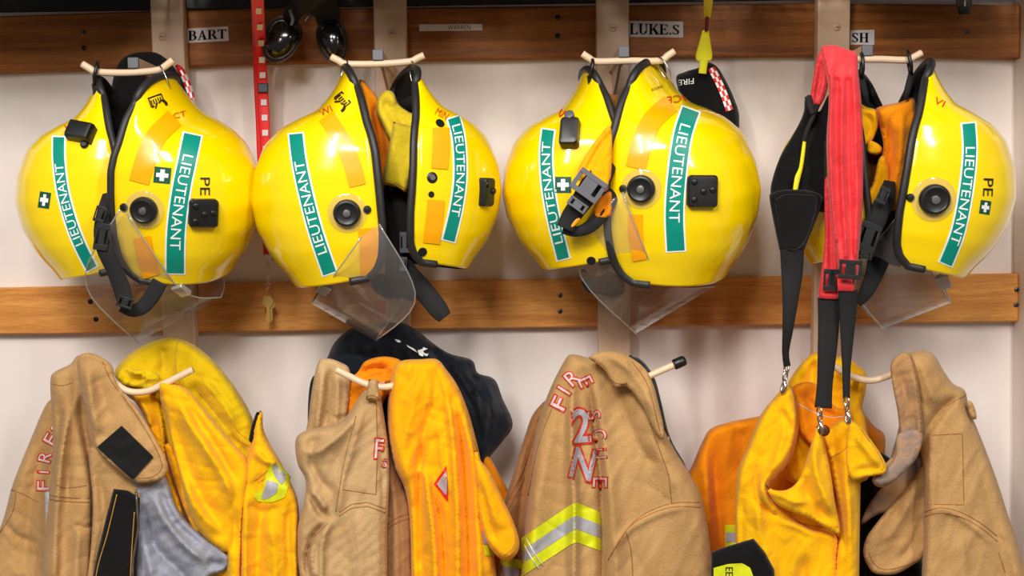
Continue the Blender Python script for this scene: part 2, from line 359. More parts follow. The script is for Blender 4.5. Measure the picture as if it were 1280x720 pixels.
# hand-cut serif capitals: unit cap height, strokes as quads
def arc(cx, cy, rx_, ry_, tx, ty, a0, a1, n=12):
    out = []
    for i in range(n):
        q = []
        for a, k in ((a0 + (a1 - a0) * i / n, 0), (a0 + (a1 - a0) * (i + 1) / n, 0), (a0 + (a1 - a0) * (i + 1) / n, 1), (a0 + (a1 - a0) * i / n, 1)):
            a = math.radians(a); q.append((cx + (rx_ - tx * k) * math.cos(a), cy + (ry_ - ty * k) * math.sin(a)))
        out.append(q)
    return out
def rc(x0, y0, x1, y1): return [(x0, y0), (x1, y0), (x1, y1), (x0, y1)]
SER = {
 'B': (.68, [rc(.1, 0, .24, 1), rc(.02, 0, .3, .05), rc(.02, .95, .3, 1), rc(.2, .95, .38, 1), rc(.2, .5, .4, .55), rc(.2, 0, .4, .05)] + arc(.36, .755, .22, .245, .13, .05, -90, 90) + arc(.38, .275, .26, .275, .14, .05, -90, 90)),
 'A': (.74, [[(.1, 0), (.15, 0), (.39, .86), (.36, 1)], [(.36, 1), (.4, 1), (.68, 0), (.5, 0)], rc(.2, .3, .52, .35), rc(0, 0, .24, .045), rc(.42, 0, .76, .045)]),
 'R': (.74, [rc(.1, 0, .24, 1), rc(.02, 0, .32, .05), rc(.02, .95, .3, 1), rc(.2, .95, .38, 1), rc(.2, .46, .4, .51), [(.34, .5), (.48, .5), (.74, 0), (.56, 0)], rc(.5, 0, .78, .04)] + arc(.36, .73, .24, .27, .14, .05, -90, 90)),
 'T': (.68, [rc(.27, 0, .41, 1), rc(.18, 0, .5, .05), rc(.03, .94, .65, 1), [(.02, .74), (.05, .74), (.12, 1), (.03, 1)], [(.63, .74), (.66, .74), (.65, 1), (.56, 1)]]),
 'L': (.64, [rc(.1, 0, .24, 1), rc(.02, 0, .6, .055), rc(.02, .95, .33, 1), [(.5, .05), (.6, .05), (.63, .28), (.6, .28)]]),
 'U': (.74, [rc(.1, .3, .24, 1), rc(.02, .95, .33, 1), rc(.58, .3, .63, 1), rc(.48, .95, .73, 1)] + arc(.365, .3, .265, .31, .13, .06, 180, 360)),
 'K': (.78, [rc(.1, 0, .24, 1), rc(.02, 0, .32, .05), rc(.02, .95, .32, 1), [(.22, .4), (.29, .4), (.66, .96), (.58, .96)], [(.3, .56), (.42, .66), (.74, .03), (.56, .03)], rc(.5, 0, .8, .045), rc(.5, .95, .74, 1)]),
 'E': (.68, [rc(.1, 0, .24, 1), rc(.02, 0, .62, .055), rc(.02, .945, .6, 1), rc(.2, .48, .46, .54), rc(.44, .38, .47, .64), [(.54, .05), (.62, .05), (.65, .27), (.62, .27)], [(.53, .95), (.6, .95), (.62, .76), (.59, .76)]]),
 '.': (.25, [rc(.06, 0, .19, .14)]),
 'S': (.56, arc(.27, .735, .22, .265, .1, .06, 30, 200) + [[(.05, .66), (.17, .72), (.5, .36), (.4, .28)]] + arc(.27, .265, .23, .265, .11, .06, -150, 30) + [rc(.45, .72, .48, .98), rc(.04, .02, .07, .28)]),
 'H': (.8, [rc(.1, 0, .24, 1), rc(.54, 0, .68, 1), rc(.02, 0, .32, .05), rc(.02, .95, .32, 1), rc(.46, 0, .76, .05), rc(.46, .95, .76, 1), rc(.2, .47, .58, .53)]),
}
def seriftext(t):
    v = []; f = []; x = 0
    for ch in t:
        w, ps = SER[ch]
        for p in ps: n = len(v); v += [(a + x, b) for a, b in p]; f.append(tuple(range(n, n + len(p))))
        x += w + .03
    k = len(v); f = f + [tuple(i + k for i in q) for q in f] + [tuple(i + 2 * k for i in q) for q in f]; v = v + [(a + .04, b + .012) for a, b in v] + [(a + .02, b - .012) for a, b in v]
    return np.array(v), f
# ================================================================== STRUCTURE
def slab(name, x0, x1, z0, z1, y0, y1, m, parent=None):
    return MB().box(((x0 + x1) / 2, (y0 + y1) / 2, (z0 + z1) / 2), (abs(x1 - x0) / 2, abs(y1 - y0) / 2, abs(z1 - z0) / 2)).build(name, m, parent, smooth=False)
struct(slab('wall_back', -2.2, 2.2, 0, 3.0, 0, .1, WALL))
struct(slab('floor', -2.2, 2.2, -.05, 0, -3.2, .1, FLOOR))
xr = P(1266, 520, 0)[0]
struct(slab('wall_right', xr, xr + .1, 0, 3.0, -.045, 0, WALL))
def rail(name, top, bot, m, screws):
    """top/bot: pixel polylines of the rail's front edges"""
    b = MB(); xs = np.linspace(-120, 1400, 39); th = .02
    tp = [P(x, np.interp(x, [p[0] for p in top], [p[1] for p in top]), th) for x in xs]
    bt = [P(x, np.interp(x, [p[0] for p in bot], [p[1] for p in bot]), th) for x in xs]
    v = []; c = .002
    for a, q in zip(tp, bt):
        v += [(a[0], 0, a[2]), (a[0], -th + c, a[2]), (a[0], -th, a[2] - c), (q[0], -th, q[2] + c), (q[0], -th + c, q[2]), (q[0], 0, q[2])]
    f = [(i * 6 + j, i * 6 + (j + 1) % 6, (i + 1) * 6 + (j + 1) % 6, (i + 1) * 6 + j) for i in range(len(xs) - 1) for j in range(6)]
    f += [tuple(range(6)), tuple(range((len(xs) - 1) * 6, len(xs) * 6))[::-1]]
    o = struct(b.add(v, f).build(name, m, smooth=False))
    for x, y, bright in screws:
        q = P(x, y, th); sb = MB(); sb.lathe(q + [0, .001, 0], (0, -1, 0), [(0, .0042), (.0018, .004), (.0024, .0028)], 14)
        sb.box(q + [0, -.0016, 0], (.0026, .0006, .0006), m=1); sb.box(q + [0, -.0016, 0], (.0006, .0006, .0026), m=1)
        sb.build('screw', None, o, mats=[DSTEEL if bright else BLKP, BLKP])
    return o
rail('trim_1', [(-120, 26), (0, 20), (240, 12), (640, 8), (1000, 4), (1280, 6), (1400, 8)], [(-120, 95), (0, 91), (300, 80), (620, 73), (900, 70), (1050, 69), (1280, 73), (1400, 75)], WOODU,
     [(105, 41, 1), (105, 60, 0), (697, 22, 0), (697, 45, 0), (1209, 41, 1)])
rail('trim_2', [(-120, 361), (0, 360), (300, 354), (640, 350), (960, 346), (1280, 342), (1400, 341)], [(-120, 418), (0, 418), (300, 415), (640, 410), (960, 406), (1280, 402), (1400, 400)], WOODL,
     [(113, 377, 0), (120, 399, 0), (700, 369, 1), (700, 389, 1), (1271, 362, 1), (1270, 381, 1)])
# -------- posts with their pegs
POSTW = .0245
def post(xt, xb, label, cap, up, low, capend=None, screws=()):
    """post face centre at pixel x xt (top) and xb (bottom); up / low: pixel polylines of the peg bars"""
    d1 = .044
    a = P(xt, 8, d1); b = P(xb, 430, d1); t = thing('coat_hook_post', label, 'coat rack', (b[0], 0, 0), 'coat hook posts screwed to the two rails')
    ax = (a - b) / (a[2] - b[2]); top = b + ax * (2.25 - b[2]); bot = b + ax * (.02 - b[2])
    def cx(z): return (b + ax * (z - b[2]))[0]
    v = []; 
    for z in (.0, 2.2):
        x = cx(z)
        for dx, y in ((-POSTW, -.021), (POSTW, -.021), (POSTW, -d1), (-POSTW, -d1)): v.append((x + dx, y, z))
    MB().add(v, [(0, 1, 2, 3), (4, 5, 6, 7), (0, 1, 5, 4), (1, 2, 6, 5), (2, 3, 7, 6), (3, 0, 4, 7)]).build('post', BEIGE, t, smooth=False, bevel=.002)
    for x, y in screws:
        q = P(x, y, d1); sb = MB().lathe(q + [0, .001, 0], (0, -1, 0), [(0, .0062), (.001, .0062), (.0028, .0046), (.0034, .0028)], 18)
        sb.box(q + [0, -.0028, 0], (.003, .0007, .0006), m=1); sb.build('screw', None, t, mats=[BEIGE, DSTEEL])
    for pts, cp in ((up, cap), (low, None)):
        pts3 = [P(x, y, .215) for x, y in pts]
        z = cp and P(cp[0], cp[1], .225)[2] or np.mean([p[2] for p in pts3])
        x = cx(z)
        aw = .0068 if cp else .004
        if not cp: x = P(np.mean([q_[0] for q_ in pts]), pts[0][1], .215)[0] * .3 + x * .7; z = np.interp(x, [p_[0] for p_ in pts3], [p_[2] for p_ in pts3])
        MB().box((x, -(d1 + .214) / 2, z), (aw, (.214 - d1) / 2, aw)).build('peg_arm', BEIGE, t, smooth=False, bevel=.001)
        # gusset plate below the arm
        g = MB(); w = .002; gp = [(-d1, z - aw + .0002), (-.17, z - aw + .0002), (-d1, z - .05)]
        g.add([(x - w, y, zz) for y, zz in gp] + [(x + w, y, zz) for y, zz in gp], [(0, 1, 2), (5, 4, 3), (0, 3, 4, 1), (1, 4, 5, 2), (2, 5, 3, 0)]).build('gusset', BEIGE, t, smooth=False)
        if cp: MB().box((x, -.218, z), (.0074, .003, .0074)).build('end_cap', GREYP, t, smooth=False, bevel=.001)
        q = resample(catmull(pts, 4), 3); pp = [P(a_, b_, .215) for a_, b_ in q]
        MB().tube(pp, .0048, 14).build('peg_bar', BEIGED, t)
        if capend and not cp:
            e = np.array(pp[-1]); u = e - np.array(pp[-5]); u /= np.linalg.norm(u)
            MB().lathe(e - u * .012, u, [(0, .0068), (.001, .0074), (.014, .0074), (.0175, .006), (.0185, .003)], 18).build('rubber_tip', BLKP, t)
    return t
post(208, 224, 'beige steel coat hook post behind the white tag reading BART', (157, 78), [(103, 80), (113, 86), (122, 90), (160, 91), (196, 88), (206, 83), (216, 75)], [(143, 477), (152, 485), (165, 490), (184, 489), (205, 480), (241, 462)], None, [(203, 46), (222, 388)])
post(487, 493, 'beige steel coat hook post between the dark goggles and the WARREN tag', (470, 68), [(414, 71), (424, 76), (433, 80), (472, 80), (512, 77), (521, 73), (530, 69)], [(420, 462), (436, 470), (455, 479), (475, 484), (495, 481), (512, 472)], None, [(490, 42), (491, 384)])
post(766, 768, 'beige steel coat hook post just left of the LUKE.S tag', (787, 64), [(728, 67), (737, 73), (746, 77), (785, 76), (824, 76), (834, 70), (843, 64)], [(735, 462), (765, 474), (800, 474), (820, 466), (852, 452)], True, [(766, 35), (766, 379)])
post(1043, 1037, 'beige steel coat hook post behind the red webbing, left of the SH tag', (1102, 62), [(1045, 68), (1056, 72), (1066, 74), (1100, 74), (1133, 75), (1143, 71), (1152, 66)], [(1040, 455), (1055, 466), (1080, 475), (1098, 474), (1116, 467), (1135, 458)], None, [(1046, 34), (1040, 380)])
# -------- name tags
def nametag(q, txt, tx0, tx1, ty0, ty1, label, m=PAPER, serif=True, on=.0205):
    v = [P(x, y, on + e) for e in (.0004, 0) for x, y in q]
    o = MB().add(v, [(0, 1, 2, 3), (7, 6, 5, 4), (0, 4, 5, 1), (1, 5, 6, 2), (2, 6, 7, 3), (3, 7, 4, 0)]).build('name_tag', m, None, smooth=False)
    tag(o, label, 'name tag', 'paper name tags on the upper rail')
    tv, tf = seriftext(txt) if serif else textmesh(txt)
    tv = tv - tv.min(0); tv = tv / tv.max(0)
    pv = []
    for a, b in tv:
        x = tx0[0] + (tx1[0] - tx0[0]) * a; y = (tx0[1] + (tx1[1] - tx0[1]) * a); y2 = ty0 + (ty1 - ty0) * a
        pv.append(P(x, y + (y2 - y) * b, on + .0008))
    link('lettering', pv, tf, INK, o, False)
nametag([(230, 36), (285, 33), (286, 51), (231, 54)], 'BART', (235, 51), (283, 48), 38.5, 36.5, 'white paper tag printed BART right of the leftmost post')
nametag([(785, 26), (854, 27), (854, 47), (785, 46)], 'LUKE.S', (787, 43), (849, 43.5), 29, 31, 'white paper tag printed LUKE.S beside the hook post')
nametag([(1063, 38), (1093, 37), (1093, 56), (1063, 56)], 'SH', (1065, 53), (1086, 53), 41, 41, 'small white paper tag printed SH')
nametag([(524, 30.5), (603, 30), (603, 38), (524, 39)], 'WARREN', (560, 37.4), (588, 37.2), 31.4, 31.2, 'narrow paper strip printed WARREN in small letters', on=.0205, serif=False)
# -------- shelf above
sz = P(640, 7, .02)[2]
t = thing('wire_shelf', 'black wire shelf above the hooks, seen from underneath', 'shelf', (0, -.02, sz))
b = MB(); b.box((0, -.022, sz + .012), (1.1, .006, .010)); b.box((0, -.42, sz + .026), (1.1, .006, .016)); b.build('frame', BLACKM, t, smooth=False)
b = MB()
for i in range(74): x = -1.08 + i * .03; b.tube([(x, -.02, sz + .022), (x, -.42, sz + .022)], .0022, 6)
for y in (-.1, -.18, -.26, -.34): b.tube([(-1.1, y, sz + .018), (1.1, y, sz + .018)], .003, 6)
b.build('wire_grid', BLACKM, t)
def lump(name, label, cat, c, r, m, seed, sq=.75):
    v = []; f = []; n1, n2 = 26, 14; rg = np.random.default_rng(seed); ph = rg.random(8) * 6.28
    for i in range(n2 + 1):
        th = math.pi * i / n2 - math.pi / 2
        for j in range(n1):
            a = 2 * math.pi * j / n1; s = 1 + .07 * math.sin(3 * a + ph[0] + th) + .06 * math.sin(5 * a + ph[1] - 2 * th) + .05 * math.sin(4 * th + ph[2] + a)
            ca, sa = math.cos(a), math.sin(a); cc = math.cos(th)
            x = np.sign(ca) * abs(ca) ** sq * abs(cc) ** .5; y = np.sign(sa) * abs(sa) ** sq * abs(cc) ** .5; z = max(-.82, math.sin(th))
            v.append((c[0] + r[0] * x * s, c[1] + r[1] * y * s, c[2] + r[2] * z * (s if z > -.8 else 1)))
    for i in range(n2):
        for j in range(n1): f.append((i * n1 + j, i * n1 + (j + 1) % n1, (i + 1) * n1 + (j + 1) % n1, (i + 1) * n1 + j))
    o = MB().add(v, f).build(name, m, None); return tag(o, label, cat, 'kit bags on the wire shelf')
zb = sz + .026
REDB = fabric('dark red cloth', (120, 24, 22), (84, 14, 14)); GRB = fabric('grey bag cloth', (120, 116, 110), (84, 80, 76))
lump('kit_bag', 'dark olive kit bag on the wire shelf at the far left', 'bag', (-.66, -.215, zb + .074), (.15, .17, .09), OLIVE, 1)
lump('kit_bag', 'white and pale grey bag on the shelf right of the olive bag', 'bag', (-.4, -.215, zb + .066), (.1, .17, .08), PAPER, 2)
lump('kit_bag', 'dark red kit bag on the shelf above the BART tag', 'bag', (-.18, -.215, zb + .066), (.11, .17, .08), REDB, 3)
lump('kit_bag', 'black kit bag on the shelf above the WARREN tag', 'bag', (.03, -.215, zb + .074), (.1, .17, .09), BLKC, 4)
lump('kit_bag', 'grey kit bag on the shelf just left of the LUKE.S post', 'bag', (.23, -.215, zb + .058), (.1, .17, .07), GRB, 5)
lump('kit_bag', 'black kit bag on the wire shelf at the far right', 'bag', (.6, -.215, zb + .074), (.16, .17, .09), BLKC, 6)

# ================================================================== HELMETS
SEC = np.array([[0, 30, 119, 42, 147, 60], [.05, 27, 109, 50, 129, 70], [.1, 24, 99, 62, 109, 80], [.17, 21, 84, 78, 90, 89], [.24, 18, 70, 100, 80, 96], [.32, 13, 54, 124, 66, 104], [.4, 9, 35, 143, 46, 110], [.5, 6, 5, 157, 10, 113], [.6, 3, -25, 161, -28, 113], [.7, 0, -55, 154, -62, 110], [.8, 0, -80, 139, -92, 105], [.88, 1, -94, 126, -112, 99], [.94, 6, -109, 117, -127, 94], [1, 18, -121, 106, -137, 88]])
_t = np.linspace(0, 1, 301); _S = []
for _k in range(1, 6):
    y = np.interp(_t, SEC[:, 0], SEC[:, _k]); ker = np.exp(-(np.arange(-9, 10) / 4.5) ** 2); ker /= ker.sum()
    pad = np.concatenate([2 * y[0] - y[9:0:-1], y, 2 * y[-1] - y[-2:-11:-1]]); _S.append(np.convolve(pad, ker, 'valid'))
def shellpt(t, ph, inset=0.0):
    t = np.asarray(t, float); ph = np.asarray(ph, float)
    c = np.abs(np.cos(ph)) ** .86; s = np.sign(np.sin(ph)) * np.abs(np.sin(ph)) ** .92
    ue, ve, uc, vc, w = [np.interp(t, _t, q) for q in _S]
    # a moulded step running along the opening, and the flare of the brims
    st = 1.2 / (1 + np.exp(-(np.cos(ph) - .44) * 40)) * np.clip((t - .12) / .1, 0, 1) * np.clip((.97 - t) / .08, 0, 1)
    fl = 4.5 * np.exp(-((t - .93) / .05) ** 2) * -1 * np.abs(np.cos(ph)) ** .6
    uc = uc + st + fl; w = w + st
    uc = uc - inset; w = w - inset
    return np.stack([ue + (uc - ue) * c - 80, ve + (vc - ve) * c * (1 - inset / 160), w * s], -1)
def hframe(side, yaw, roll, tilt):
    B = np.array([[side, 0, 0], [0, 0, -1], [0, 1, 0.]])
    return ry(roll * side) @ rz(-yaw * side) @ rx(tilt) @ B
class Helmet:
    def __init__(s, label, side, p, rim_to=1.0):
        x, y, d, k, yaw, roll, tilt = p; s.side = side; s.k = k * .0011; s.o = P(x, y, d); s.R = hframe(side, yaw, roll, tilt)
        s.root = thing('fire_helmet', label, 'helmet', s.o, 'yellow fire helmets hung in pairs on the pegs')
        nt, npp = 64, 56; T, Q = np.meshgrid(np.linspace(0, 1, nt), np.linspace(-math.pi / 2, math.pi / 2, npp), indexing='ij')
        out = s.w(shellpt(T, Q)).reshape(-1, 3); inn = s.w(shellpt(T, Q, 4.5)).reshape(-1, 3); n = nt * npp
        f = []; mi = []
        for i in range(nt - 1):
            for j in range(npp - 1):
                a = (i * npp + j, i * npp + j + 1, (i + 1) * npp + j + 1, (i + 1) * npp + j); f.append(a); mi.append(0); f.append(tuple(q + n for q in a[::-1])); mi.append(1)
        for i in range(nt - 1):
            for j in (0, npp - 1): a, b_ = i * npp + j, (i + 1) * npp + j; f.append((a, b_, b_ + n, a + n)); mi.append(0)
        for j in range(npp - 1):
            for i in (0, nt - 1): a, b_ = i * npp + j, i * npp + j + 1; f.append((a, b_, b_ + n, a + n)); mi.append(0)
        b = MB(); b.add(list(out) + list(inn), f); b.m = mi
        s.shell = b.build('shell', None, s.root, mats=[YEL, BLKI]); s.shell['label'] = 'glossy yellow helmet shell'
        of = [q for q, m_ in zip(f, mi) if m_ == 0 and max(q) < n]
        s.bvh = BVHTree.FromPolygons([Vector(v) for v in out], of)
        # padding inside
        T2, Q2 = np.meshgrid(np.linspace(.1, .93, 22), np.linspace(-math.pi / 2 * .93, math.pi / 2 * .93, 22), indexing='ij')
        li = s.w(shellpt(T2, Q2, 20)).reshape(-1, 3); lj = s.w(shellpt(T2, Q2, 26)).reshape(-1, 3); m2 = 22 * 22
        ff = [(i * 22 + j, i * 22 + j + 1, (i + 1) * 22 + j + 1, (i + 1) * 22 + j) for i in range(21) for j in range(21)]
        ff = ff + [tuple(q + m2 for q in a[::-1]) for a in ff]
        for i in range(21):
            for j in (0, 21): ff += [(i * 22 + j, (i + 1) * 22 + j, (i + 1) * 22 + j + m2, i * 22 + j + m2)]; ff += [(j * 22 + i, j * 22 + i + 1, j * 22 + i + 1 + m2, j * 22 + i + m2)]
        MB().add(list(li) + list(lj), ff).build('padding', BLKI, s.root)
        # rubber edge trim
        hp = math.pi / 2; tt = np.linspace(rim_to, 0, 46)
        path = np.concatenate([shellpt(tt, np.full(46, hp)), shellpt(np.zeros(26), np.linspace(hp, -hp, 28)[1:-1]), shellpt(tt[::-1], np.full(46, -hp))])
        q1 = shellpt(np.full(6, 1.0), np.linspace(1.38, hp, 6)); path = np.concatenate([q1[:-1], path, q1[::-1][1:] * [1, 1, -1]])
        MB().tube(list(s.w(path)), 5.4 * s.k, 10, sx=.9).build('edge_trim', BLK, s.root)
    def w(s, X): return s.o + s.k * (np.asarray(X) @ s.R.T)
    def hit(s, px, py, off=.0008):
        r = RC @ np.array([(px - 640) / F, (360 - py) / F, -1.0]); r /= np.linalg.norm(r)
        h = s.bvh.ray_cast(Vector(CAM), Vector(r))
        if h[0] is None:
            q = s.bvh.find_nearest(Vector(rayplane(px, py, s.o, np.array([0, 1., 0])))); h = q
        n = np.array(h[1]); 
        if np.dot(n, r) > 0: n = -n
        return np.array(h[0]) + n * off, n
    def strip(s, name, cl, wd, m, off=.0008, parent=None, wds=None, nx=6):
        q = resample(catmull(cl, 6), 4); k = len(q); tg = np.gradient(q, axis=0); tg /= np.linalg.norm(tg, axis=1)[:, None]; nr = np.stack([-tg[:, 1], tg[:, 0]], 1)
        v = []
        for i in range(k):
            ww = wd if wds is None else np.interp(i / (k - 1), [0, 1], wds)
            for j in range(nx): u = (j / (nx - 1) - .5) * ww; v.append(s.hit(*(q[i] + nr[i] * u), off)[0])
        f = [(i * nx + j, i * nx + j + 1, (i + 1) * nx + j + 1, (i + 1) * nx + j) for i in range(k - 1) for j in range(nx - 1)]
        return link(name, v, f, m, parent or s.root)
    def text(s, name, txt, cl, s0, s1, h, m, up=False, off=.0016, parent=None, shift=0):
        """lettering along a pixel centre line, from pixel y s0 to s1"""
        v, f = textmesh(txt); v = v - v.min(0); xm, ym = v.max(0); v, f = subdiv2d(v, f, .35)
        q = resample(catmull(cl, 6), 1.0)
        if up: q = q[::-1]
        i0 = np.argmin(abs(q[:, 1] - s0)); i1 = np.argmin(abs(q[:, 1] - s1)); q = q[min(i0, i1):max(i0, i1) + 1]
        tg = np.gradient(q, axis=0); tg /= np.linalg.norm(tg, axis=1)[:, None]; k = len(q) - 1; out = []
        for x, y in v:
            a = x / xm * k; c = np.array([np.interp(a, range(k + 1), q[:, z]) for z in (0, 1)]); d_ = np.array([np.interp(a, range(k + 1), tg[:, z]) for z in (0, 1)])
            upv = np.array([d_[1], -d_[0]]); out.append(s.hit(*(c + upv * ((y / ym - .5) * h + shift)), off)[0])
        return link(name, out, f, m, parent or s.root, False)
    def rank(s, cl, w, s0, s1, h, up):
        a = s.strip('rank_sticker', cl, w, WHT, .0007); a['label'] = 'white-edged teal LIEUTENANT sticker'
        c = np.array(resample(catmull(cl, 6), 2)); c = c[1:-1]
        s.strip('teal_field', c[::4].tolist() + [c[-1].tolist()], w - 4.5, TEAL, .0011, a); s.text('lettering', 'LIEUTENANT', cl, s0, s1, h, WHT, up, .0016, a)
    def disc(s, name, px, py, r, m, prof, parent=None):
        q, n = s.hit(px, py, 0); k = r * .00112
        return MB().lathe(q - n * .002, n, [(h * .001, rr * k) for h, rr in prof], 30).build(name, m, parent or s.root, autosm=True)
    def pivot(s, px, py, r, stud):
        pl = s.disc('pivot_plate', px, py, r * 1.42, CLEAR, [(0, 1), (3.6, 1), (4.6, .93)])
        k = s.disc('visor_knob', px, py, r, BLKP, [(3, 1), (9, 1), (11, .93), (11.6, .8), (10.8, .74), (10.6, .3), (11.2, .27)])
        s.disc('screw', px, py, r * .3, STEEL, [(11, 1), (13, .9), (13.4, .5)], k)
        if stud: s.disc('stud', stud[0], stud[1], 5, BLKP, [(0, 1), (4, .95), (6, .7), (6.4, .3)])
    def bracket(s, px, py, w, h, rot=0, dots=4, depth=.009, rr=.28):
        q, n = s.hit(px, py, 0); u0, _ = s.hit(px + 6, py, 0); v0, _ = s.hit(px, py - 6, 0)
        u = u0 - q; u -= n * np.dot(u, n); u /= np.linalg.norm(u); v = np.cross(n, u); v = v if np.dot(v, v0 - q) > 0 else -v
        c, s_ = math.cos(rot), math.sin(rot); u, v = u * c + v * s_, -u * s_ + v * c; k = .00112; prof = []
        for hh, sc in ((-.004, 1), (depth * .7, 1), (depth, .9), (depth * 1.05, .7)):
            ring = []
            for cx_, cy_, a0 in ((1, 1, 0), (-1, 1, 90), (-1, -1, 180), (1, -1, 270)):
                for i in range(6):
                    a = math.radians(a0 + i * 18); rad = min(w, h) * .5 * rr * 2 * .5
                    ring.append(q + n * hh + (u * (cx_ * (w / 2 - rad) + rad * math.cos(a)) + v * (cy_ * (h / 2 - rad) + rad * math.sin(a))) * k * sc)
            prof.append(ring)
        m_ = len(prof[0]); V = [p for r_ in prof for p in r_]; ff = [(i * m_ + j, i * m_ + (j + 1) % m_, (i + 1) * m_ + (j + 1) % m_, (i + 1) * m_ + j) for i in range(3) for j in range(m_)]; ff += [tuple(range(3 * m_, 4 * m_)), tuple(range(m_))[::-1]]
        o = MB().add(V, ff).build('torch_bracket', BLKP, s.root, autosm=True); o['label'] = 'black bracket on the helmet side'
        for i in range(dots):
            a, b_ = [(-.62, .58), (.6, .1), (-.62, -.5), (0, 0)][i]; c0 = q + (u * a * w / 2 + v * b_ * h / 2) * k + n * depth
            MB().lathe(c0, n, [(0, .0042), (.0022, .004), (.003, .0025)], 14).build('bolt_head', BLKP, o)
        return o
    def cross(s, px, py, w, h, rot=0):
        def q4(w_, h_): c, t = math.cos(rot), math.sin(rot); return [(px + x * c - y * t, py + x * t + y * c) for x, y in ((-w_, -h_), (w_, -h_), (w_, h_), (-w_, h_))]
        def grid(name, w_, h_, m, off, par):
            c, t = math.cos(rot), math.sin(rot); v = [s.hit(px + x * c - y * t, py + x * t + y * c, off)[0] for x in np.linspace(-w_, w_, 4) for y in np.linspace(-h_, h_, 4)]
            return link(name, v, [(i * 4 + j, i * 4 + j + 1, (i + 1) * 4 + j + 1, (i + 1) * 4 + j) for i in range(3) for j in range(3)], m, par)
        g = grid('first_aid_sticker', w / 2, h / 2, GREEN, .0008, s.root); g['label'] = 'green sticker with a white cross'
        b = MB(); 
        for w_, h_ in ((w * .36, h * .13), (w * .13, h * .36)):
            c, t = math.cos(rot), math.sin(rot); b.add([s.hit(px + x * c - y * t, py + x * t + y * c, .0013)[0] for x, y in ((-w_, -h_), (w_, -h_), (w_, h_), (-w_, h_))], [(0, 1, 2, 3)])
        b.build('white_cross', WHT, g, smooth=False, recalc=False)
    def label2(s, txt, x0, y0, x1, y1, h, m):
        s.text2('lettering', txt, (x0, y0), (x1, y1), h, m)
    def text2(s, name, txt, a, b, h, m, off=.0012):
        v, f = textmesh(txt); v = v - v.min(0); v = v / v.max(0); a = np.array(a, float); b = np.array(b, float); d_ = (b - a) / np.linalg.norm(b - a); up = np.array([d_[1], -d_[0]])
        return link(name, [s.hit(*(a + (b - a) * x + up * ((y - .5) * h)), off)[0] for x, y in v], f, m, s.root, False)
    def emblem(s, x, y, sc=1.0, rot=0, flip=1):
        """little printed crest: lettered box with a curled tail"""
        c, t = math.cos(rot), math.sin(rot)
        def M(a, b_): a *= flip; return s.hit(x + sc * (a * c - b_ * t), y + sc * (a * t + b_ * c), .0012)[0]
        b = MB()
        for q in (rc(-10, -8, 8, -6), rc(-10, -6, -8.5, 4), rc(-8, -4, -6.5, 3), rc(-5, -4, -3.5, 2), rc(-2, -4, -.5, 1), rc(1, -4, 2.5, 0), rc(4, -4, 5.5, 0), rc(7, -6, 8.3, 1), [(-10, 4), (-8, 6), (-5, 5), (-6, 3)], [(-6, 8), (-4, 8), (0, 2), (-2, 1)], [(0, 2), (4, 0), (7, 0), (2, 3.6)], [(4, 0), (9, 1), (11, 5), (7, 4)], [(7, 4), (11, 5), (11, 9), (8, 9)]):
            b.add([M(*p) for p in q], [(0, 1, 2, 3)])
        b.build('crest_print', INK, s.root, smooth=False, recalc=False)
    def visor(s, L, U, wd, grip=None, edge=True):
        """L, U: pixel points (pivot end, bulge, apex); swept round the face, mirrored to the far side"""
        n = s.R[:, 2]; K = 14; rows = []
        for C3 in (L, U):
            q = catmull(C3, 8); q = resample(q, 1); idx = np.linspace(0, len(q) - 1, K); q = np.stack([np.interp(idx, range(len(q)), q[:, z]) for z in (0, 1)], 1)
            near = []
            for i in range(K):
                ww = wd * math.cos(i / (K - 1) * math.pi / 2) ** .8 * s.k; near.append(rayplane(q[i][0], q[i][1], s.o + n * ww, n))
            far = [p - 2 * n * np.dot(p - s.o, n) for p in near[:-1]][::-1]; rows.append(near + far)
        A, B = [np.array(r_) for r_ in rows]; m_ = len(A); ns = 7; V = []
        for t_ in np.linspace(0, 1, ns): V += list(A * (1 - t_) + B * t_)
        ff = [(i * m_ + j, i * m_ + j + 1, (i + 1) * m_ + j + 1, (i + 1) * m_ + j) for i in range(ns - 1) for j in range(m_ - 1)]
        o = link('visor', V, ff, CLEAR, s.root); o['label'] = 'clear curved face visor'
        MB().tube(list(A) , .0011, 6).build('visor_rim', CLEARE, o); MB().tube(list(B), .0011, 6).build('visor_rim', CLEARE, o)
        if grip:
            gx, gy, ang = grip; i = int(K * .55); j = np.argmin(np.linalg.norm(project(B[:K]) - [gx, gy], axis=1)); c0 = B[j]; u = B[min(j + 1, m_ - 1)] - B[j - 1]; u /= np.linalg.norm(u)
            dn = A[j] - B[j]; dn -= u * np.dot(dn, u); dn /= np.linalg.norm(dn); nn = np.cross(u, dn); R_ = np.stack([u, dn, nn], 1)
            MB().box(c0, (.012, .0085, .004), R_).build('grip_tab', CLEARE, o, smooth=False, bevel=.0015)
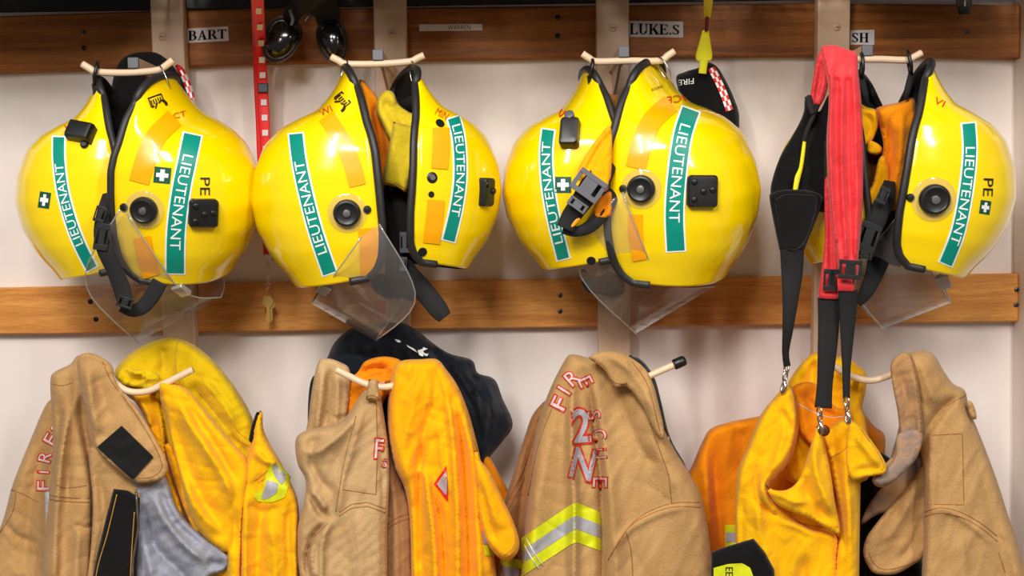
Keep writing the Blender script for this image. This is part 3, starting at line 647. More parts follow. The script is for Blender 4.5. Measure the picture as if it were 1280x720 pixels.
    def ring(s, kind, top, bot, w=3.0):
        """hanger between the bar and the nape of the helmet (picture points)"""
        if kind == 'steel':
            mid = ((top[0] + bot[0]) / 2, (top[1] + bot[1]) / 2); r = .5 * math.hypot(top[0] - bot[0], top[1] - bot[1]) + 1; b = MB()
            c0 = P(*mid, .218); ax = P(*top, .218) - P(*bot, .218); L = np.linalg.norm(ax) / 2 + .002; ax /= np.linalg.norm(ax); sd = np.array([.45, -.9, 0]); sd -= ax * np.dot(sd, ax); sd /= np.linalg.norm(sd)
            b.tube([c0 + ax * L * math.cos(a) + sd * .0095 * math.sin(a) for a in np.linspace(0, 2 * math.pi, 30)[:-1]], .0011, 8, closed=True); b.build('hanging_ring', STEEL, s.root)
        else:
            b = MB(); a = P(*top, .224); a2 = P(*top, .205); e = P(*bot, .215)
            b.tube([e, (a + e) / 2 + [0, -.006, 0], a + [0, -.001, 0], a + [0, .004, .006], a2 + [0, .002, 0.002], (a2 + e) / 2 + [0, .004, 0], e], .0026, 8); b.build('hanging_loop', BLKP, s.root)
            MB().tube([e + [0, 0, .004], P(bot[0] - 4 * s.side, bot[1] + 16, .222), P(bot[0] - 7 * s.side, bot[1] + 30, .222)], [.004, .005, .003], 8, sx=.5).build('hanging_tab', WEB, s.root)
def ribbon(name, m, pts, d, parent=None, th=.002, widths=None, fold=0, step=4):
    """flat strap: pts = [(x, y, width)] in picture pixels, at distance(s) d, real thickness"""
    p = np.array([q[:2] for q in pts], float); wd = np.array([q[2] for q in pts], float); dd = np.full(len(pts), d) if np.isscalar(d) else np.array(d, float)
    full = catmull(np.column_stack([p, wd, dd]), 6); q = full; tg = np.gradient(q[:, :2], axis=0); tg /= np.linalg.norm(tg, axis=1)[:, None] + 1e-9; nr = np.stack([-tg[:, 1], tg[:, 0]], 1)
    nx = 9; V = []
    for side_ in (0, 1):
        for i in range(len(q)):
            for j in range(nx):
                u = j / (nx - 1) - .5; xy = q[i, :2] + nr[i] * u * q[i, 2]; bow = -.25 * th * (2 * u) ** 2 * 4 + fold * math.cos(u * 2 * math.pi * 3)
                V.append(P(xy[0], xy[1], q[i, 3] + bow + (th if side_ == 0 else 0)))
    k = len(q); n = k * nx; ff = []
    for i in range(k - 1):
        for j in range(nx - 1): a = (i * nx + j, i * nx + j + 1, (i + 1) * nx + j + 1, (i + 1) * nx + j); ff += [a, tuple(z + n for z in a[::-1])]
        for j in (0, nx - 1): a, b_ = i * nx + j, (i + 1) * nx + j; ff.append((a, b_, b_ + n, a + n))
    for j in range(nx - 1):
        for i in (0, k - 1): a = i * nx + j; ff.append((a, a + 1, a + 1 + n, a + n))
    return MB().add(V, ff).build(name, m, parent)
def buckle(name, x, y, w, h, rot, d, m, parent, slots=True, th=.004):
    """side-release buckle: plate with two prong windows"""
    c, s_ = math.cos(rot), math.sin(rot); b = MB()
    def Q(a, e, dd): return P(x + a * c - e * s_, y + a * s_ + e * c, dd)
    def pl(x0, y0, x1, y1, t0=0, t1=th):
        v = [Q(a, e, d + t) for t in (t0, t1) for a, e in ((x0, y0), (x1, y0), (x1, y1), (x0, y1))]
        b.add(v, [(0, 1, 2, 3), (7, 6, 5, 4), (0, 4, 5, 1), (1, 5, 6, 2), (2, 6, 7, 3), (3, 7, 4, 0)])
    W2, H2 = w / 2, h / 2
    pl(-W2, -H2, W2, -H2 * .55); pl(-W2, H2 * .55, W2, H2); pl(-W2, -H2 * .6, -W2 * .72, H2 * .6, 0, th * .8); pl(W2 * .72, -H2 * .6, W2, H2 * .6, 0, th * .8); pl(-W2 * .45, -H2 * .6, W2 * .45, H2 * .6, .0005, th * .9)
    return b.build(name, m, parent, smooth=False, bevel=.0006)
# ---- left pair
h = Helmet('yellow fire helmet left of the first hook pair, crown facing the left picture edge', -1, (96, 229, .17, .9, .17, 0, .02)); H1L = h
h.rank([(74, 170), (74, 200), (79, 240), (90, 280), (102, 310), (116, 337)], 18, 306, 205, 10.5, True)
h.cross(56, 250, 14, 20, .15); h.bracket(103, 168, 31, 22, .2 * -1, 0, .016, .12); h.disc('stud', 106, 181, 5, BLKP, [(0, 1), (5, .95), (7, .6)])
h.text2('lettering', 'LC', (82, 160), (98, 152), 6, REDP)
h.ring('loop', (121, 84), (118, 108)); h.pivot(118, 262, 5, None) if 0 else None
h = Helmet('yellow fire helmet with PE and a green cross sticker beside the red lanyard', 1, (250, 226, .2, .9, .2, .02, .24)); H1R = h
h.rank([(241, 167), (234, 200), (226, 240), (220, 290), (219, 343)], 26, 194, 312, 13, False)
h.cross(203, 219, 21, 20, .1); h.bracket(254, 266, 34, 34, 0, 4); h.pivot(181, 262, 16, (155, 259))
h.text2('lettering', 'PE', (256, 222), (256, 244), 12, INK); h.emblem(196, 127, 1.0, -.35)
h.text2('lettering', 'CT', (216, 146), (232, 142), 7, REDP)
h.strip('reflective_tape', [(218, 148), (196, 170), (183, 198), (174, 228)], 25, AMB, .0014, nx=12); h.strip('reflective_tape', [(178, 296), (182, 318), (190, 345)], 22, AMB, .0014, nx=12)
h.ring('steel', (200, 84), (212, 112))
h.visor([(150, 262), (106, 352), (172, 428)], [(160, 268), (226, 362), (276, 372)], 126, (218, 366, 0))
# ---- second pair
h = Helmet('yellow fire helmet in the second pair, crown to the red lanyard', -1, (394, 226.5, .2, .975, .17, -.02, .02)); H2L = h
h.rank([(370, 166), (374, 200), (382, 240), (395, 290), (413, 343)], 21, 317, 202, 12, True)
h.pivot(434, 266, 16, (459, 262)); h.emblem(428, 127, 1.0, .9); h.text2('lettering', 'WI', (400, 143), (415, 136), 9, REDP)
h.strip('reflective_tape', [(408, 146), (427, 175), (440, 205), (447, 232)], 21, AMB, .0014, nx=12); h.strip('reflective_tape', [(460, 285), (462, 310), (463, 344)], 25, AMB, .0014, nx=12)
h.ring('steel', (433, 78), (427, 102))
h.visor([(474, 280), (520, 372), (470, 426)], [(452, 296), (412, 352), (390, 380)], 126, (412, 366, 0))
h = Helmet('yellow fire helmet with two amber tape rectangles and a lining showing inside', 1, (552, 217, .19, .9, -.36, -.03, 0)); H2R = h
h.rank([(566, 146), (573, 175), (575, 220), (570, 260), (560, 302)], 19, 157, 270, 10.5, False)
h.bracket(606, 240, 20, 34, 0, 2); h.disc('screw_boss', 540, 222, 6.5, BLKP, [(0, 1), (3, 1), (4, .8)]); h.disc('screw', 540, 222, 3.6, STEEL, [(3, 1), (5, .9)])
h.disc('stud', 539, 243, 4, BLKP, [(0, 1), (3, .9)]); h.disc('stud', 550, 154, 6, BLKP, [(0, 1), (3, .9)]); h.disc('stud', 528, 315, 6, BLKP, [(0, 1), (3, .9)])
h.strip('reflective_tape', [(551, 160), (551, 185), (549, 211)], 21, AMB, .0014, nx=12); h.strip('reflective_tape', [(545, 250), (542, 278), (539, 304)], 21, AMB, .0014, nx=12)
h.text2('lettering', 'MIN', (545, 139), (559, 147), 9, REDP); h.ring('steel', (514, 78), (518, 104))
# ---- third pair
h = Helmet('yellow fire helmet with black torch holder, left of the LUKE.S post', -1, (699, 217, .17, .9, .1, 0, 0)); H3L = h
h.rank([(686, 161), (683, 190), (685, 230), (692, 272), (705, 325)], 19, 304, 178, 10.5, True)
h.cross(704, 231, 20, 20, 0); h.bracket(713, 168, 23, 36, 0, 0, .016, .4); h.disc('torch_lens', 715, 153, 6, GREYP, [(14, 1), (19, 1), (20, .8)])
h.text2('lettering', 'S', (706, 138), (702, 148), 9, REDP); h.ring('loop', (741, 80), (737, 98)); h.disc('stud', 739, 326, 6, BLKP, [(0, 1), (3, .9)])
h = Helmet('yellow fire helmet hanging under the LUKE.S tag, large and nearly whole', 1, (866, 218, .2, 1.0, .45, -.06, .1)); H3R = h
h.rank([(864, 136), (853, 170), (846, 220), (843, 268), (845, 315)], 26, 157, 278, 13, False)
h.bracket(877, 239, 36, 38, 0, 4); h.pivot(802, 236, 16.5, (779, 236)); h.text2('lettering', 'ACE', (862, 122), (833, 126), 9, REDP)
h.strip('reflective_tape', [(838, 130), (815, 152), (802, 182), (795, 210)], 25, AMB, .0014, nx=12); h.strip('reflective_tape', [(795, 268), (795, 295), (800, 325)], 18, AMB, .0014, nx=12)
h.text2('lettering', 'BOURKE', (814, 113), (828, 108), 3, INK); h.ring('steel', (824, 74), (836, 98))
h.visor([(768, 248), (722, 335), (795, 417)], [(778, 240), (826, 348), (893, 358)], 126, (826, 346, 0))
# ---- fourth pair
h = Helmet('yellow fire helmet mostly hidden behind the red webbing and black pad', -1, (1038, 216, .15, .87, -.5, 0, 0)); H4L = h
h.ring('loop', (1078, 72), (1077, 100))
h = Helmet('yellow fire helmet with PE, rightmost of all the helmets', 1, (1188, 218, .2, .95, .15, .06, .02)); H4R = h
h.rank([(1210, 153), (1212, 190), (1207, 240), (1197, 290), (1181, 331)], 20, 184, 305, 11.5, False)
h.cross(1231, 259, 13, 17, .15); h.pivot(1167, 249, 18, (1138, 247)); h.text2('lettering', 'PE', (1235, 223), (1234, 245), 12, INK)
h.text2('lettering', 'VI', (1168, 125), (1180, 131), 8, REDP); h.emblem(1152, 112, .7, 1.1); h.ring('loop', (1136, 70), (1139, 95))
h.visor([(1128, 262), (1068, 350), (1104, 411)], [(1138, 268), (1172, 335), (1188, 379)], 60, (1181, 352, 0))
# ================================================================== THINGS IN AND AROUND THE HELMETS
def cthing(name, label, cat, x, y, d, group=None): return thing(name, label, cat, P(x, y, d), group)
# red lanyard with keys
t = cthing('lanyard', 'red lanyard printed with small white squares, holding keys between the first helmet pairs', 'lanyard', 328, 200, .05)
LAN = [(321, -14, 17), (323, 20, 15), (326, 60, 13), (328, 110, 14), (330, 150, 14), (332, 200, 12), (333, 250, 11), (334, 300, 11), (335, 320, 11)]
ribbon('strap', REDL, LAN, [.30, .2, .09, .06, .055, .05, .05, .05, .05], t, .0015)
ribbon('strap', REDL, [(318, -14, 9), (319, 20, 9), (320, 50, 9), (321, 80, 9), (322, 110, 9), (324, 150, 9), (326, 200, 9), (328, 215, 8)], [.28, .18, .075, .05, .045, .045, .045, .045], t, .0012)
b = MB(); lx = lambda y: np.interp(y, [q[1] for q in LAN], [q[0] for q in LAN]); ld = lambda y: np.interp(y, [q[1] for q in LAN], [.30, .2, .09, .06, .055, .05, .05, .05, .05])
for y in [14, 34, 54, 75, 94, 128, 147, 166, 186, 206, 226, 246, 266, 286, 306]:
    x = lx(y) + .8; s = 3.6; dd = ld(y) + .0024; v = [P(x + a * s, y + c * s, ld(y + c * s) + .0026) for a, c in ((-1, -1), (1, -1), (1, 1), (-1, 1))]; MB().add(v, [(0, 1, 2, 3)]).build('printed_square', PAPER, t, smooth=False, recalc=False)
b = MB(); q = P(329, 110, .062); b.box(q, (.0075, .003, .007)); b.build('strap_clip', BLKP, t, smooth=False, bevel=.001)
b = MB(); b.box(P(335, 321, .052), (.006, .003, .004)); b.build('clasp_band', STEEL, t, smooth=False, bevel=.001)
k = cthing('key_ring', 'brass keys on a thin chain at the end of the red lanyard', 'keys', 335, 372, .05)
b = MB()
for i in range(7):
    c0 = P(335 + (.8 if i % 2 else -.8), 327 + i * 6, .052); sd = np.array([.0022, 0, 0]) if i % 2 else np.array([0, .0022, 0]); b.tube([c0 + sd * math.cos(a) + np.array([0, 0, .0042]) * math.sin(a) for a in np.linspace(0, 6.283, 14)[:-1]], .0006, 6, closed=True)
b.build('chain', STEEL, k)
b = MB(); 
for cx_, ww, yy in ((335, 6.6, 0), (338.5, 5.2, 3)):
    out = [(-1, -.2), (-.9, -.9), (-.3, -1), (.5, -.95), (1, -.3), (.8, .3), (.35, .5), (.4, 2.4), (.1, 2.8), (-.2, 2.5), (-.45, 2.1), (-.2, 1.9), (-.5, 1.6), (-.25, 1.3), (-.35, .5), (-.9, .3)]
    d0 = .05 if yy == 0 else .047; n = len(out); v = [P(cx_ + a * ww, 379 + yy + c * ww * 1.4, d0 + e) for e in (.0016, 0) for a, c in out]
    b.add(v, [tuple(range(n)), tuple(range(n, 2 * n))[::-1]] + [(i, (i + 1) % n, (i + 1) % n + n, i + n) for i in range(n)])
b.build('key_blades', BRASS, k, smooth=False)
# goggles
def goggles(label, cx_, cy_, rx_, ry_, rot, d, back=None):
    t = cthing('goggles', label, 'goggles', cx_, cy_, d, 'dark glossy goggles hung from the shelf'); c, s = math.cos(rot), math.sin(rot)
    def Q(a, e, dd): return P(cx_ + a * c - e * s, cy_ + a * s + e * c, dd)
    for nm, k0, m_, off in (('frame', 1.0, BLKP, 0), ('lens', .84, GLOSS, .008)):
        V = []; n1, n2 = 28, 7
        for i in range(n2):
            z = i / (n2 - 1); rr = math.cos(z * math.pi / 2 * .93)
            for j in range(n1):
                a = 2 * math.pi * j / n1; V.append(Q(k0 * rx_ * rr * np.sign(math.cos(a)) * abs(math.cos(a)) ** .8, k0 * ry_ * rr * math.sin(a) * (1 - .18 * math.cos(a)), d + off + .016 * math.sin(z * math.pi / 2)))
        for j in range(n1): a = 2 * math.pi * j / n1; V.append(Q(k0 * rx_ * np.sign(math.cos(a)) * abs(math.cos(a)) ** .8, k0 * ry_ * math.sin(a) * (1 - .18 * math.cos(a)), d - .018 if nm == 'frame' else d))
        ff = [(i * n1 + j, i * n1 + (j + 1) % n1, (i + 1) * n1 + (j + 1) % n1, (i + 1) * n1 + j) for i in range(n2 - 1) for j in range(n1)] + [tuple(range((n2 - 1) * n1, n2 * n1))]
        ff += [(n2 * n1 + j, n2 * n1 + (j + 1) % n1, (j + 1) % n1, j) for j in range(n1)] + [tuple(range(n2 * n1, (n2 + 1) * n1))[::-1]]
        MB().add(V, ff).build(nm, m_, t)
    return t
g = goggles('dark glossy goggles hanging beside the red lanyard', 351, 50, 31, 23, 2.05, .09)
ribbon('head_strap', WEB, [(362, 32, 20), (366, 16, 22), (380, 4, 26), (396, -12, 30)], [.09, .1, .14, .2], g)
ribbon('side_arm', GREYP, [(362, 12, 4), (366, 24, 5), (364, 32, 4)], .116, g, .003); ribbon('side_arm', DSTEEL, [(389, 9, 5), (387, 18, 6), (381, 26, 4)], .116, g, .003)
g = goggles('dark glossy goggles hanging above the left end of the second peg bar', 416, 52, 29, 19, 1.35, .09)
ribbon('head_strap', WEB, [(412, 34, 26), (408, 14, 34), (400, 2, 40), (396, -14, 40)], [.09, .1, .14, .2], g)
# yellow strap and black clip
t = cthing('hanging_strap', 'bright yellow webbing strap hanging right of the LUKE.S tag', 'strap', 881, 40, .1)
ribbon('strap', YSTR, [(886, -14, 12), (885, 6, 11), (884, 22, 8)], [.3, .16, .12], t); ribbon('strap', YSTR, [(882, 38, 8), (881, 55, 15), (880, 70, 21), (880, 76, 17)], [.12, .115, .112, .112], t); ribbon('strap', YSTR, [(880, 74, 11), (879, 82, 10), (878, 92, 10)], [.114, .114, .112], t)
ribbon('sleeve', REDB, [(884, 21, 4), (883.5, 30, 5), (883, 39, 4)], .123, t, .003)
t = cthing('strap_clip', 'small black plastic clip hanging from the shelf above the right rail', 'clip', 1205, 8, .07)
ribbon('tab', BLKP, [(1205, -14, 22), (1205, 2, 20), (1205, 10, 17), (1205, 18, 14)], [.1, .08, .07, .07], t, .004); ribbon('metal_pin', STEEL, [(1206, 0, 3), (1206, 8, 3)], [.085, .078], t, .002)
# black caps behind the helmets
def checks(c, name, cl, w, n, parent):
    q = resample(catmull(cl, 5), 1); tg = np.gradient(q, axis=0); tg /= np.linalg.norm(tg, axis=1)[:, None]; nr = np.stack([-tg[:, 1], tg[:, 0]], 1); L = len(q) - 1
    b = MB(); idx = [int(round(i * L / n)) for i in range(n + 1)]
    for i in range(n):
        for r_ in range(3):
            u0, u1 = (r_ / 3 - .5) * w, ((r_ + 1) / 3 - .5) * w; pts = [q[idx[i]] + nr[idx[i]] * u0, q[idx[i + 1]] + nr[idx[i + 1]] * u0, q[idx[i + 1]] + nr[idx[i + 1]] * u1, q[idx[i]] + nr[idx[i]] * u1]
            pts = np.array(pts); dd = c.depth(pts) + .002; b.add(list(PV(pts[:, 0], pts[:, 1], dd)), [(0, 1, 2, 3)], (i + r_) % 2)
    b.build(name, None, parent, mats=[REDP if 0 else REDL, WHT], smooth=False, recalc=False)
FUR = mat('black fleece', (12, 11, 12), 1, bump=1, bscale=700)
t = cthing('winter_hat', 'black fleece hat with red and white chequered edge behind the leftmost peg bar', 'hat', 190, 120, .1)
c = Cloth('crown', t, FUR, [(146, 84), (158, 70), (178, 65), (198, 67), (216, 82), (230, 106), (239, 134), (240, 168), (200, 185), (150, 175), (136, 150), (139, 112)], .09, T=.03, R=26, wr=.001)
c2 = Cloth('ear_band', t, REDL, [(219, 82), (228, 84), (238, 104), (244, 128), (243, 152), (236, 160), (234, 130), (228, 104)], .085, T=.012, R=8, wr=.0005)
checks(c2, 'chequered_band', [(226, 88), (234, 104), (240, 126), (240, 152)], 8, 9, c2.obj)
t = cthing('cap', 'black cap with white FIRE lettering and chequered band hanging from the yellow strap', 'cap', 890, 110, .08)
c = Cloth('crown', t, BLKC, [(845, 99), (856, 90), (872, 85), (884, 78), (897, 84), (909, 104), (918, 124), (924, 146), (918, 172), (880, 175), (858, 140)], .075, T=.026, R=20, wr=.001, folds=[([(884, 80), (890, 120), (896, 150)], 6, .003)])
checks(c, 'chequered_band', [(889, 85), (897, 100), (905, 118), (912, 138)], 9, 9, c.obj)
v, f = textmesh('FIRE'); v = v / v.max(0); b = MB(); pts = np.array([(868 - 20 * x, 101 + 2.5 * x + (y - .5) * 7) for x, y in v]); link('lettering', PV(pts[:, 0], pts[:, 1], c.depth(pts) + .0018), f, WHT, c.obj, False)
# first pair: chin strap
t = cthing('chin_strap', 'black chin strap and buckle bunched between the first two helmets', 'strap', 140, 320, .28)
ribbon('strap', WEB, [(137, 236, 12), (130, 262, 16), (126, 288, 18), (130, 310, 20), (142, 336, 20), (152, 360, 22), (157, 380, 20)], [.26, .29, .30, .31, .305, .3, .3], t, .003)
ribbon('strap', WEB, [(152, 382, 16), (165, 388, 16), (178, 384, 18), (190, 370, 20), (200, 352, 20)], [.29, .285, .28, .28, .28], t, .003)
buckle('buckle', 127, 296, 18, 34, .15, .312, BLKP, t); buckle('slider', 125, 268, 14, 20, .3, .305, BLKP, t); buckle('slider', 156, 378, 20, 14, .3, .306, BLKP, t)
# second pair
t = cthing('glove', 'yellow leather glove stuffed between the second pair of helmets', 'glove', 500, 180, .2)
c = Cloth('palm', t, GLOVE, [(473, 122), (482, 113), (492, 116), (499, 131), (511, 140), (524, 148), (524, 190), (512, 190), (492, 184), (479, 160), (470, 140)], .195, T=.03, R=14, folds=[([(480, 122), (490, 145), (505, 170)], 5, -.006), ([(492, 124), (500, 140), (516, 150)], 4, -.008)])
c = Cloth('cuff', t, GLOVE, [(492, 152), (524, 160), (523, 190), (516, 214), (508, 242), (496, 234), (478, 230), (480, 214), (486, 184)], .225, T=.02, R=14, wr=.001, sharp=True, seams=[[(480, 227), (492, 230), (506, 238)]], sm=STITY)
t = cthing('flash_hood', 'orange cloth hood tucked inside the second pair of helmets', 'hood', 470, 190, .16)
Cloth('cloth', t, ORD, [(449, 100), (462, 108), (474, 126), (482, 150), (492, 180), (486, 210), (478, 245), (470, 235), (466, 190), (456, 140)], .165, T=.03, R=12, folds=[([(462, 120), (474, 160), (480, 220)], 5, -.01), ([(458, 120), (466, 160), (472, 210)], 4, .006)])
t = cthing('chin_strap', 'black chin strap with grey buckle hanging over the lower rail below the second pair', 'strap', 530, 360, .24)
ribbon('strap', WEB, [(502, 318, 16), (512, 340, 20), (524, 356, 24), (538, 374, 25), (549, 388, 24), (556, 397, 18)], [.2, .22, .235, .245, .25, .25], t, .004)
ribbon('strap', WEB, [(500, 232, 20), (500, 270, 18), (503, 300, 14), (506, 330, 16)], [.19, .2, .205, .21], t, .003)
ribbon('strap', WEB, [(484, 240, 22), (488, 280, 22), (492, 320, 22), (494, 356, 22), (503, 372, 12)], [.18, .18, .19, .2, .2], t, .004)
Cloth('neck_pad', t, BLKC, [(462, 350), (476, 342), (496, 346), (512, 352), (518, 368), (514, 378), (498, 370), (486, 374), (470, 366)], .2, T=.015, R=8)
buckle('buckle', 505.5, 303, 12, 26, 0, .225, GREYP, t); buckle('buckle', 504, 330, 9, 18, .05, .226, GREYP, t)
tag(ribbon('fabric_label', REDL, [(477, 376, 10), (477, 398, 10)], .068, None, .001), 'small red fabric label on the post behind the second visor', 'label')
# third pair
t = cthing('flash_hood', 'orange cloth hood between the third pair of helmets', 'hood', 745, 210, .24)
Cloth('cloth', t, ORC, [(763, 158), (748, 172), (732, 195), (722, 215), (728, 232), (745, 240), (760, 236), (765, 200)], .295, T=.012, R=12, folds=[([(765, 160), (740, 200), (730, 230)], 5, -.006)], back=.01)
Cloth('cloth', t, ORD, [(764, 240), (752, 246), (744, 258), (742, 270), (752, 274), (764, 268)], .282, T=.016, R=12, folds=[([(765, 240), (748, 280), (750, 310)], 5, -.006)], back=.01)
Cloth('cloth', t, fabric('brown cloth', (150, 100, 40), (120, 76, 30)), [(752, 120), (766, 118), (776, 122), (778, 150), (768, 160), (760, 158), (756, 140)], .2, T=.02, R=8)
t = cthing('chin_strap', 'black chin strap with wide grey buckle across the cross-stickered helmet', 'strap', 735, 240, .3)
ribbon('strap', WEB, [(764, 188, 12), (760, 208, 20), (750, 222, 30), (738, 236, 30), (724, 256, 26), (714, 270, 24), (706, 286, 22)], [.26, .285, .3, .305, .305, .3, .3], t, .003)
ribbon('strap', WEB, [(703, 288, 8), (718, 290, 12), (736, 284, 16), (752, 268, 18), (764, 246, 18), (768, 225, 16)], [.292, .29, .29, .285, .28, .27], t, .003)
buckle('buckle', 736, 232, 40, 30, -.95 + 1.57, .314, GREYP, t, th=.006); buckle('slider', 722, 256, 26, 12, .62, .314, GREYP, t)
ribbon('webbing_edge', AMB, [(712, 284, 8), (722, 274, 7), (728, 266, 6)], .3, t, .002)
Cloth('neck_pad', t, BLKC, [(728, 336), (744, 346), (760, 340), (772, 344), (780, 352), (780, 366), (764, 372), (750, 368), (732, 364), (726, 350)], .19, T=.02, R=8)
# fourth pair
t = cthing('flash_hood', 'orange cloth hood hanging out of the rightmost helmet', 'hood', 1120, 190, .22)
Cloth('cloth', t, ORD, [(1094, 138), (1104, 132), (1124, 128), (1142, 123), (1146, 150), (1142, 190), (1134, 230), (1122, 262), (1100, 262), (1090, 250), (1096, 220), (1104, 186), (1100, 160)], .2, T=.03, R=16, folds=[([(1108, 140), (1112, 190), (1100, 250)], 6, -.01), ([(1128, 135), (1126, 190), (1114, 250)], 7, .008), ([(1100, 150), (1112, 180), (1110, 200)], 4, -.006)])
Cloth('cloth', t, ORC, [(1098, 200), (1106, 196), (1112, 220), (1106, 252), (1092, 262), (1080, 280), (1076, 250), (1090, 232)], .225, T=.012, R=8)
t = cthing('glove', 'yellow glove showing between the red webbing and the rightmost orange hood', 'glove', 1088, 165, .19)
Cloth('palm', t, YCL, [(1070, 130), (1084, 134), (1096, 138), (1100, 150), (1095, 166), (1088, 178), (1074, 184), (1066, 160)], .195, T=.025, R=12, folds=[([(1080, 140), (1090, 155), (1086, 175)], 4, -.006)])
Cloth('finger', t, YCL, [(1086, 176), (1098, 180), (1103, 187), (1096, 194), (1084, 190)], .2, T=.014, R=6)
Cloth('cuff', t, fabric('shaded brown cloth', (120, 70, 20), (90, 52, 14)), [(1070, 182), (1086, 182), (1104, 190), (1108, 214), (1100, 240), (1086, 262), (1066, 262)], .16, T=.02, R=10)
t = cthing('chin_strap', 'black chin strap with buckles left of the rightmost helmet', 'strap', 1088, 280, .28)
ribbon('strap', WEB, [(1112, 226, 14), (1108, 246, 22), (1098, 268, 26), (1088, 290, 26), (1080, 312, 26)], [.24, .27, .28, .28, .28], t, .003)
ribbon('strap', WEB, [(1124, 262, 16), (1112, 290, 26), (1100, 320, 28), (1092, 345, 22), (1082, 366, 18), (1072, 380, 10)], [.2, .22, .23, .24, .25, .26], t, .003)
buckle('buckle', 1086, 296, 26, 36, .35, .292, BLKP, t); buckle('slider', 1080, 318, 22, 10, .3, .293, BLKP, t); buckle('slider', 1104, 244, 14, 22, .4, .292, BLKP, t)
# -------- braces: red webbing and black elastic
t = cthing('braces', 'trouser braces of red padded webbing, black straps and a black back pad', 'braces', 1050, 60, .3)
RF = [([(1040, 95), (1038, 160), (1040, 240), (1045, 300)], 2.2, .004, 'rn'), ([(1047, 100), (1045, 160), (1047, 240), (1051, 300)], 2.2, -.004, 'rn'), ([(1053, 110), (1052, 180), (1054, 250), (1058, 320)], 2.4, .004, 'rn'), ([(1060, 100), (1060, 180), (1062, 250), (1064, 320)], 2.2, -.003, 'rn'), ([(1067, 90), (1070, 180), (1071, 250), (1069, 320)], 2.4, .003, 'rn')]
c = Cloth('webbing', t, REDW, [(1026, 62), (1030, 57), (1046, 57), (1060, 62), (1071, 67), (1073, 90), (1077, 130), (1079, 180), (1079, 230), (1077, 280), (1073, 322), (1071, 344), (1051, 344), (1046, 322), (1040, 280), (1036, 240), (1033, 180), (1036, 120), (1031, 85)], .315, T=.008, R=6, folds=RF, wr=.0012, step=2.6, fade=3, back=.006)
c = Cloth('webbing', t, REDW, [(1029, 58), (1038, 66), (1036, 100), (1031, 122), (1020, 138), (1012, 130), (1016, 100), (1021, 74)], .275, T=.008, R=6, wr=.001, step=3, folds=[([(1026, 70), (1024, 100), (1018, 130)], 3, -.004)])
c = Cloth('webbing', t, REDW, [(1031, 226), (1040, 228), (1046, 290), (1050, 330), (1047, 372), (1024, 374), (1028, 330), (1031, 290)], .295, T=.006, R=5, wr=.001, step=3, folds=[([(1036, 240), (1038, 300), (1038, 365)], 3, -.004, 'rn')])
for (x, y, w, h, r, d_) in ((1063, 337, 29, 24, .08, .338), (1040, 350, 22, 27, .05, .318)): buckle('slider', x, y, w, h, r, d_, BLKP, t, th=.003)
ribbon('webbing', REDW, [(1047, 356, 16), (1058, 356, 16), (1068, 357, 15)], .325, t, .003); ribbon('webbing', REDW, [(1026, 368, 10), (1036, 369, 10), (1047, 369, 10)], .31, t, .003)
ribbon('strap', WEB, [(1036, 372, 28), (1036, 400, 27), (1034, 440, 24), (1031, 480, 20), (1029, 510, 22)], [.305, .3, .3, .3, .3], t, .003)
ribbon('strap', WEB, [(1060, 362, 24), (1060, 385, 22), (1059, 420, 17), (1058, 460, 11), (1058, 498, 9)], [.322, .315, .31, .31, .31], t, .003)
Cloth('elastic', t, BLKC, [(1006, 124), (1012, 118), (1018, 128), (1024, 140), (1036, 118), (1040, 130), (1034, 170), (1033, 215), (1035, 262), (1010, 262), (968, 262), (963, 242), (966, 222), (976, 194), (990, 170), (1000, 152), (1005, 138)], .262, T=.014, R=10, wr=.0015, folds=[([(1020, 150), (1004, 190), (996, 235)], 5, .006)])
c = Cloth('back_pad', t, BLKC, [(962, 250), (966, 241), (984, 237), (1010, 238), (1026, 244), (1027, 256), (1008, 306), (1003, 313), (977, 313), (973, 306)], .285, T=.01, R=5, wr=.0005, step=3, seams=[[(968, 252), (980, 244), (1008, 244), (1021, 252), (1004, 305), (980, 307), (969, 254)]], sm=BLKP)
ribbon('pull_cord', YSTR, [(1006, 172, 4), (1004, 190, 5), (1001, 210, 5), (997, 222, 7), (994, 238, 6)], .284, t, .002)
ribbon('cord_end', WEB, [(1022, 130, 7), (1017, 145, 6), (1010, 160, 6), (1005, 176, 6)], .284, t, .004); ribbon('loop_end', WEB, [(1010, 120, 9), (1013, 132, 9), (1016, 142, 7)], .288, t, .003)
ribbon('strap', WEB, [(990, 311, 30), (990, 340, 27), (988, 375, 20), (985, 410, 14), (982, 440, 9), (984, 458, 9)], [.288, .28, .28, .275, .26, .25], t, .003)
def clip(x, y, x2, y2, d):
    b = MB(); p, q = P(x, y, d), P(x2, y2, d); u = q - p; L = np.linalg.norm(u); u /= L; s = np.array([0.4, -.9, 0]); s -= u * np.dot(s, u); s /= np.linalg.norm(s)
    b.tube([p + u * L * .18 + u * .006 * math.cos(a) + s * .0048 * math.sin(a) for a in np.linspace(0, 6.283, 18)[:-1]], .0014, 7, closed=True)
    b.tube([p + u * L * .42 + u * .007 * math.cos(a) + np.array([.8, .5, .1]) * .004 * math.sin(a) for a in np.linspace(0, 6.283, 18)[:-1]], .0013, 7, closed=True)
    b.tube([p + u * L * .5, p + u * L * .62, p + u * L * .72 + s * .004, p + u * L * .95 + s * .003, q, p + u * L * .9 - s * .004, p + u * L * .66 - s * .003], [.0016, .003, .0026, .0022, .002, .0018, .0014], 8)
    b.build('trigger_clip', STEEL, t)
clip(984, 455, 978, 492, .25); clip(1024, 508, 1026, 543, .312); clip(1058, 496, 1060, 530, .322)
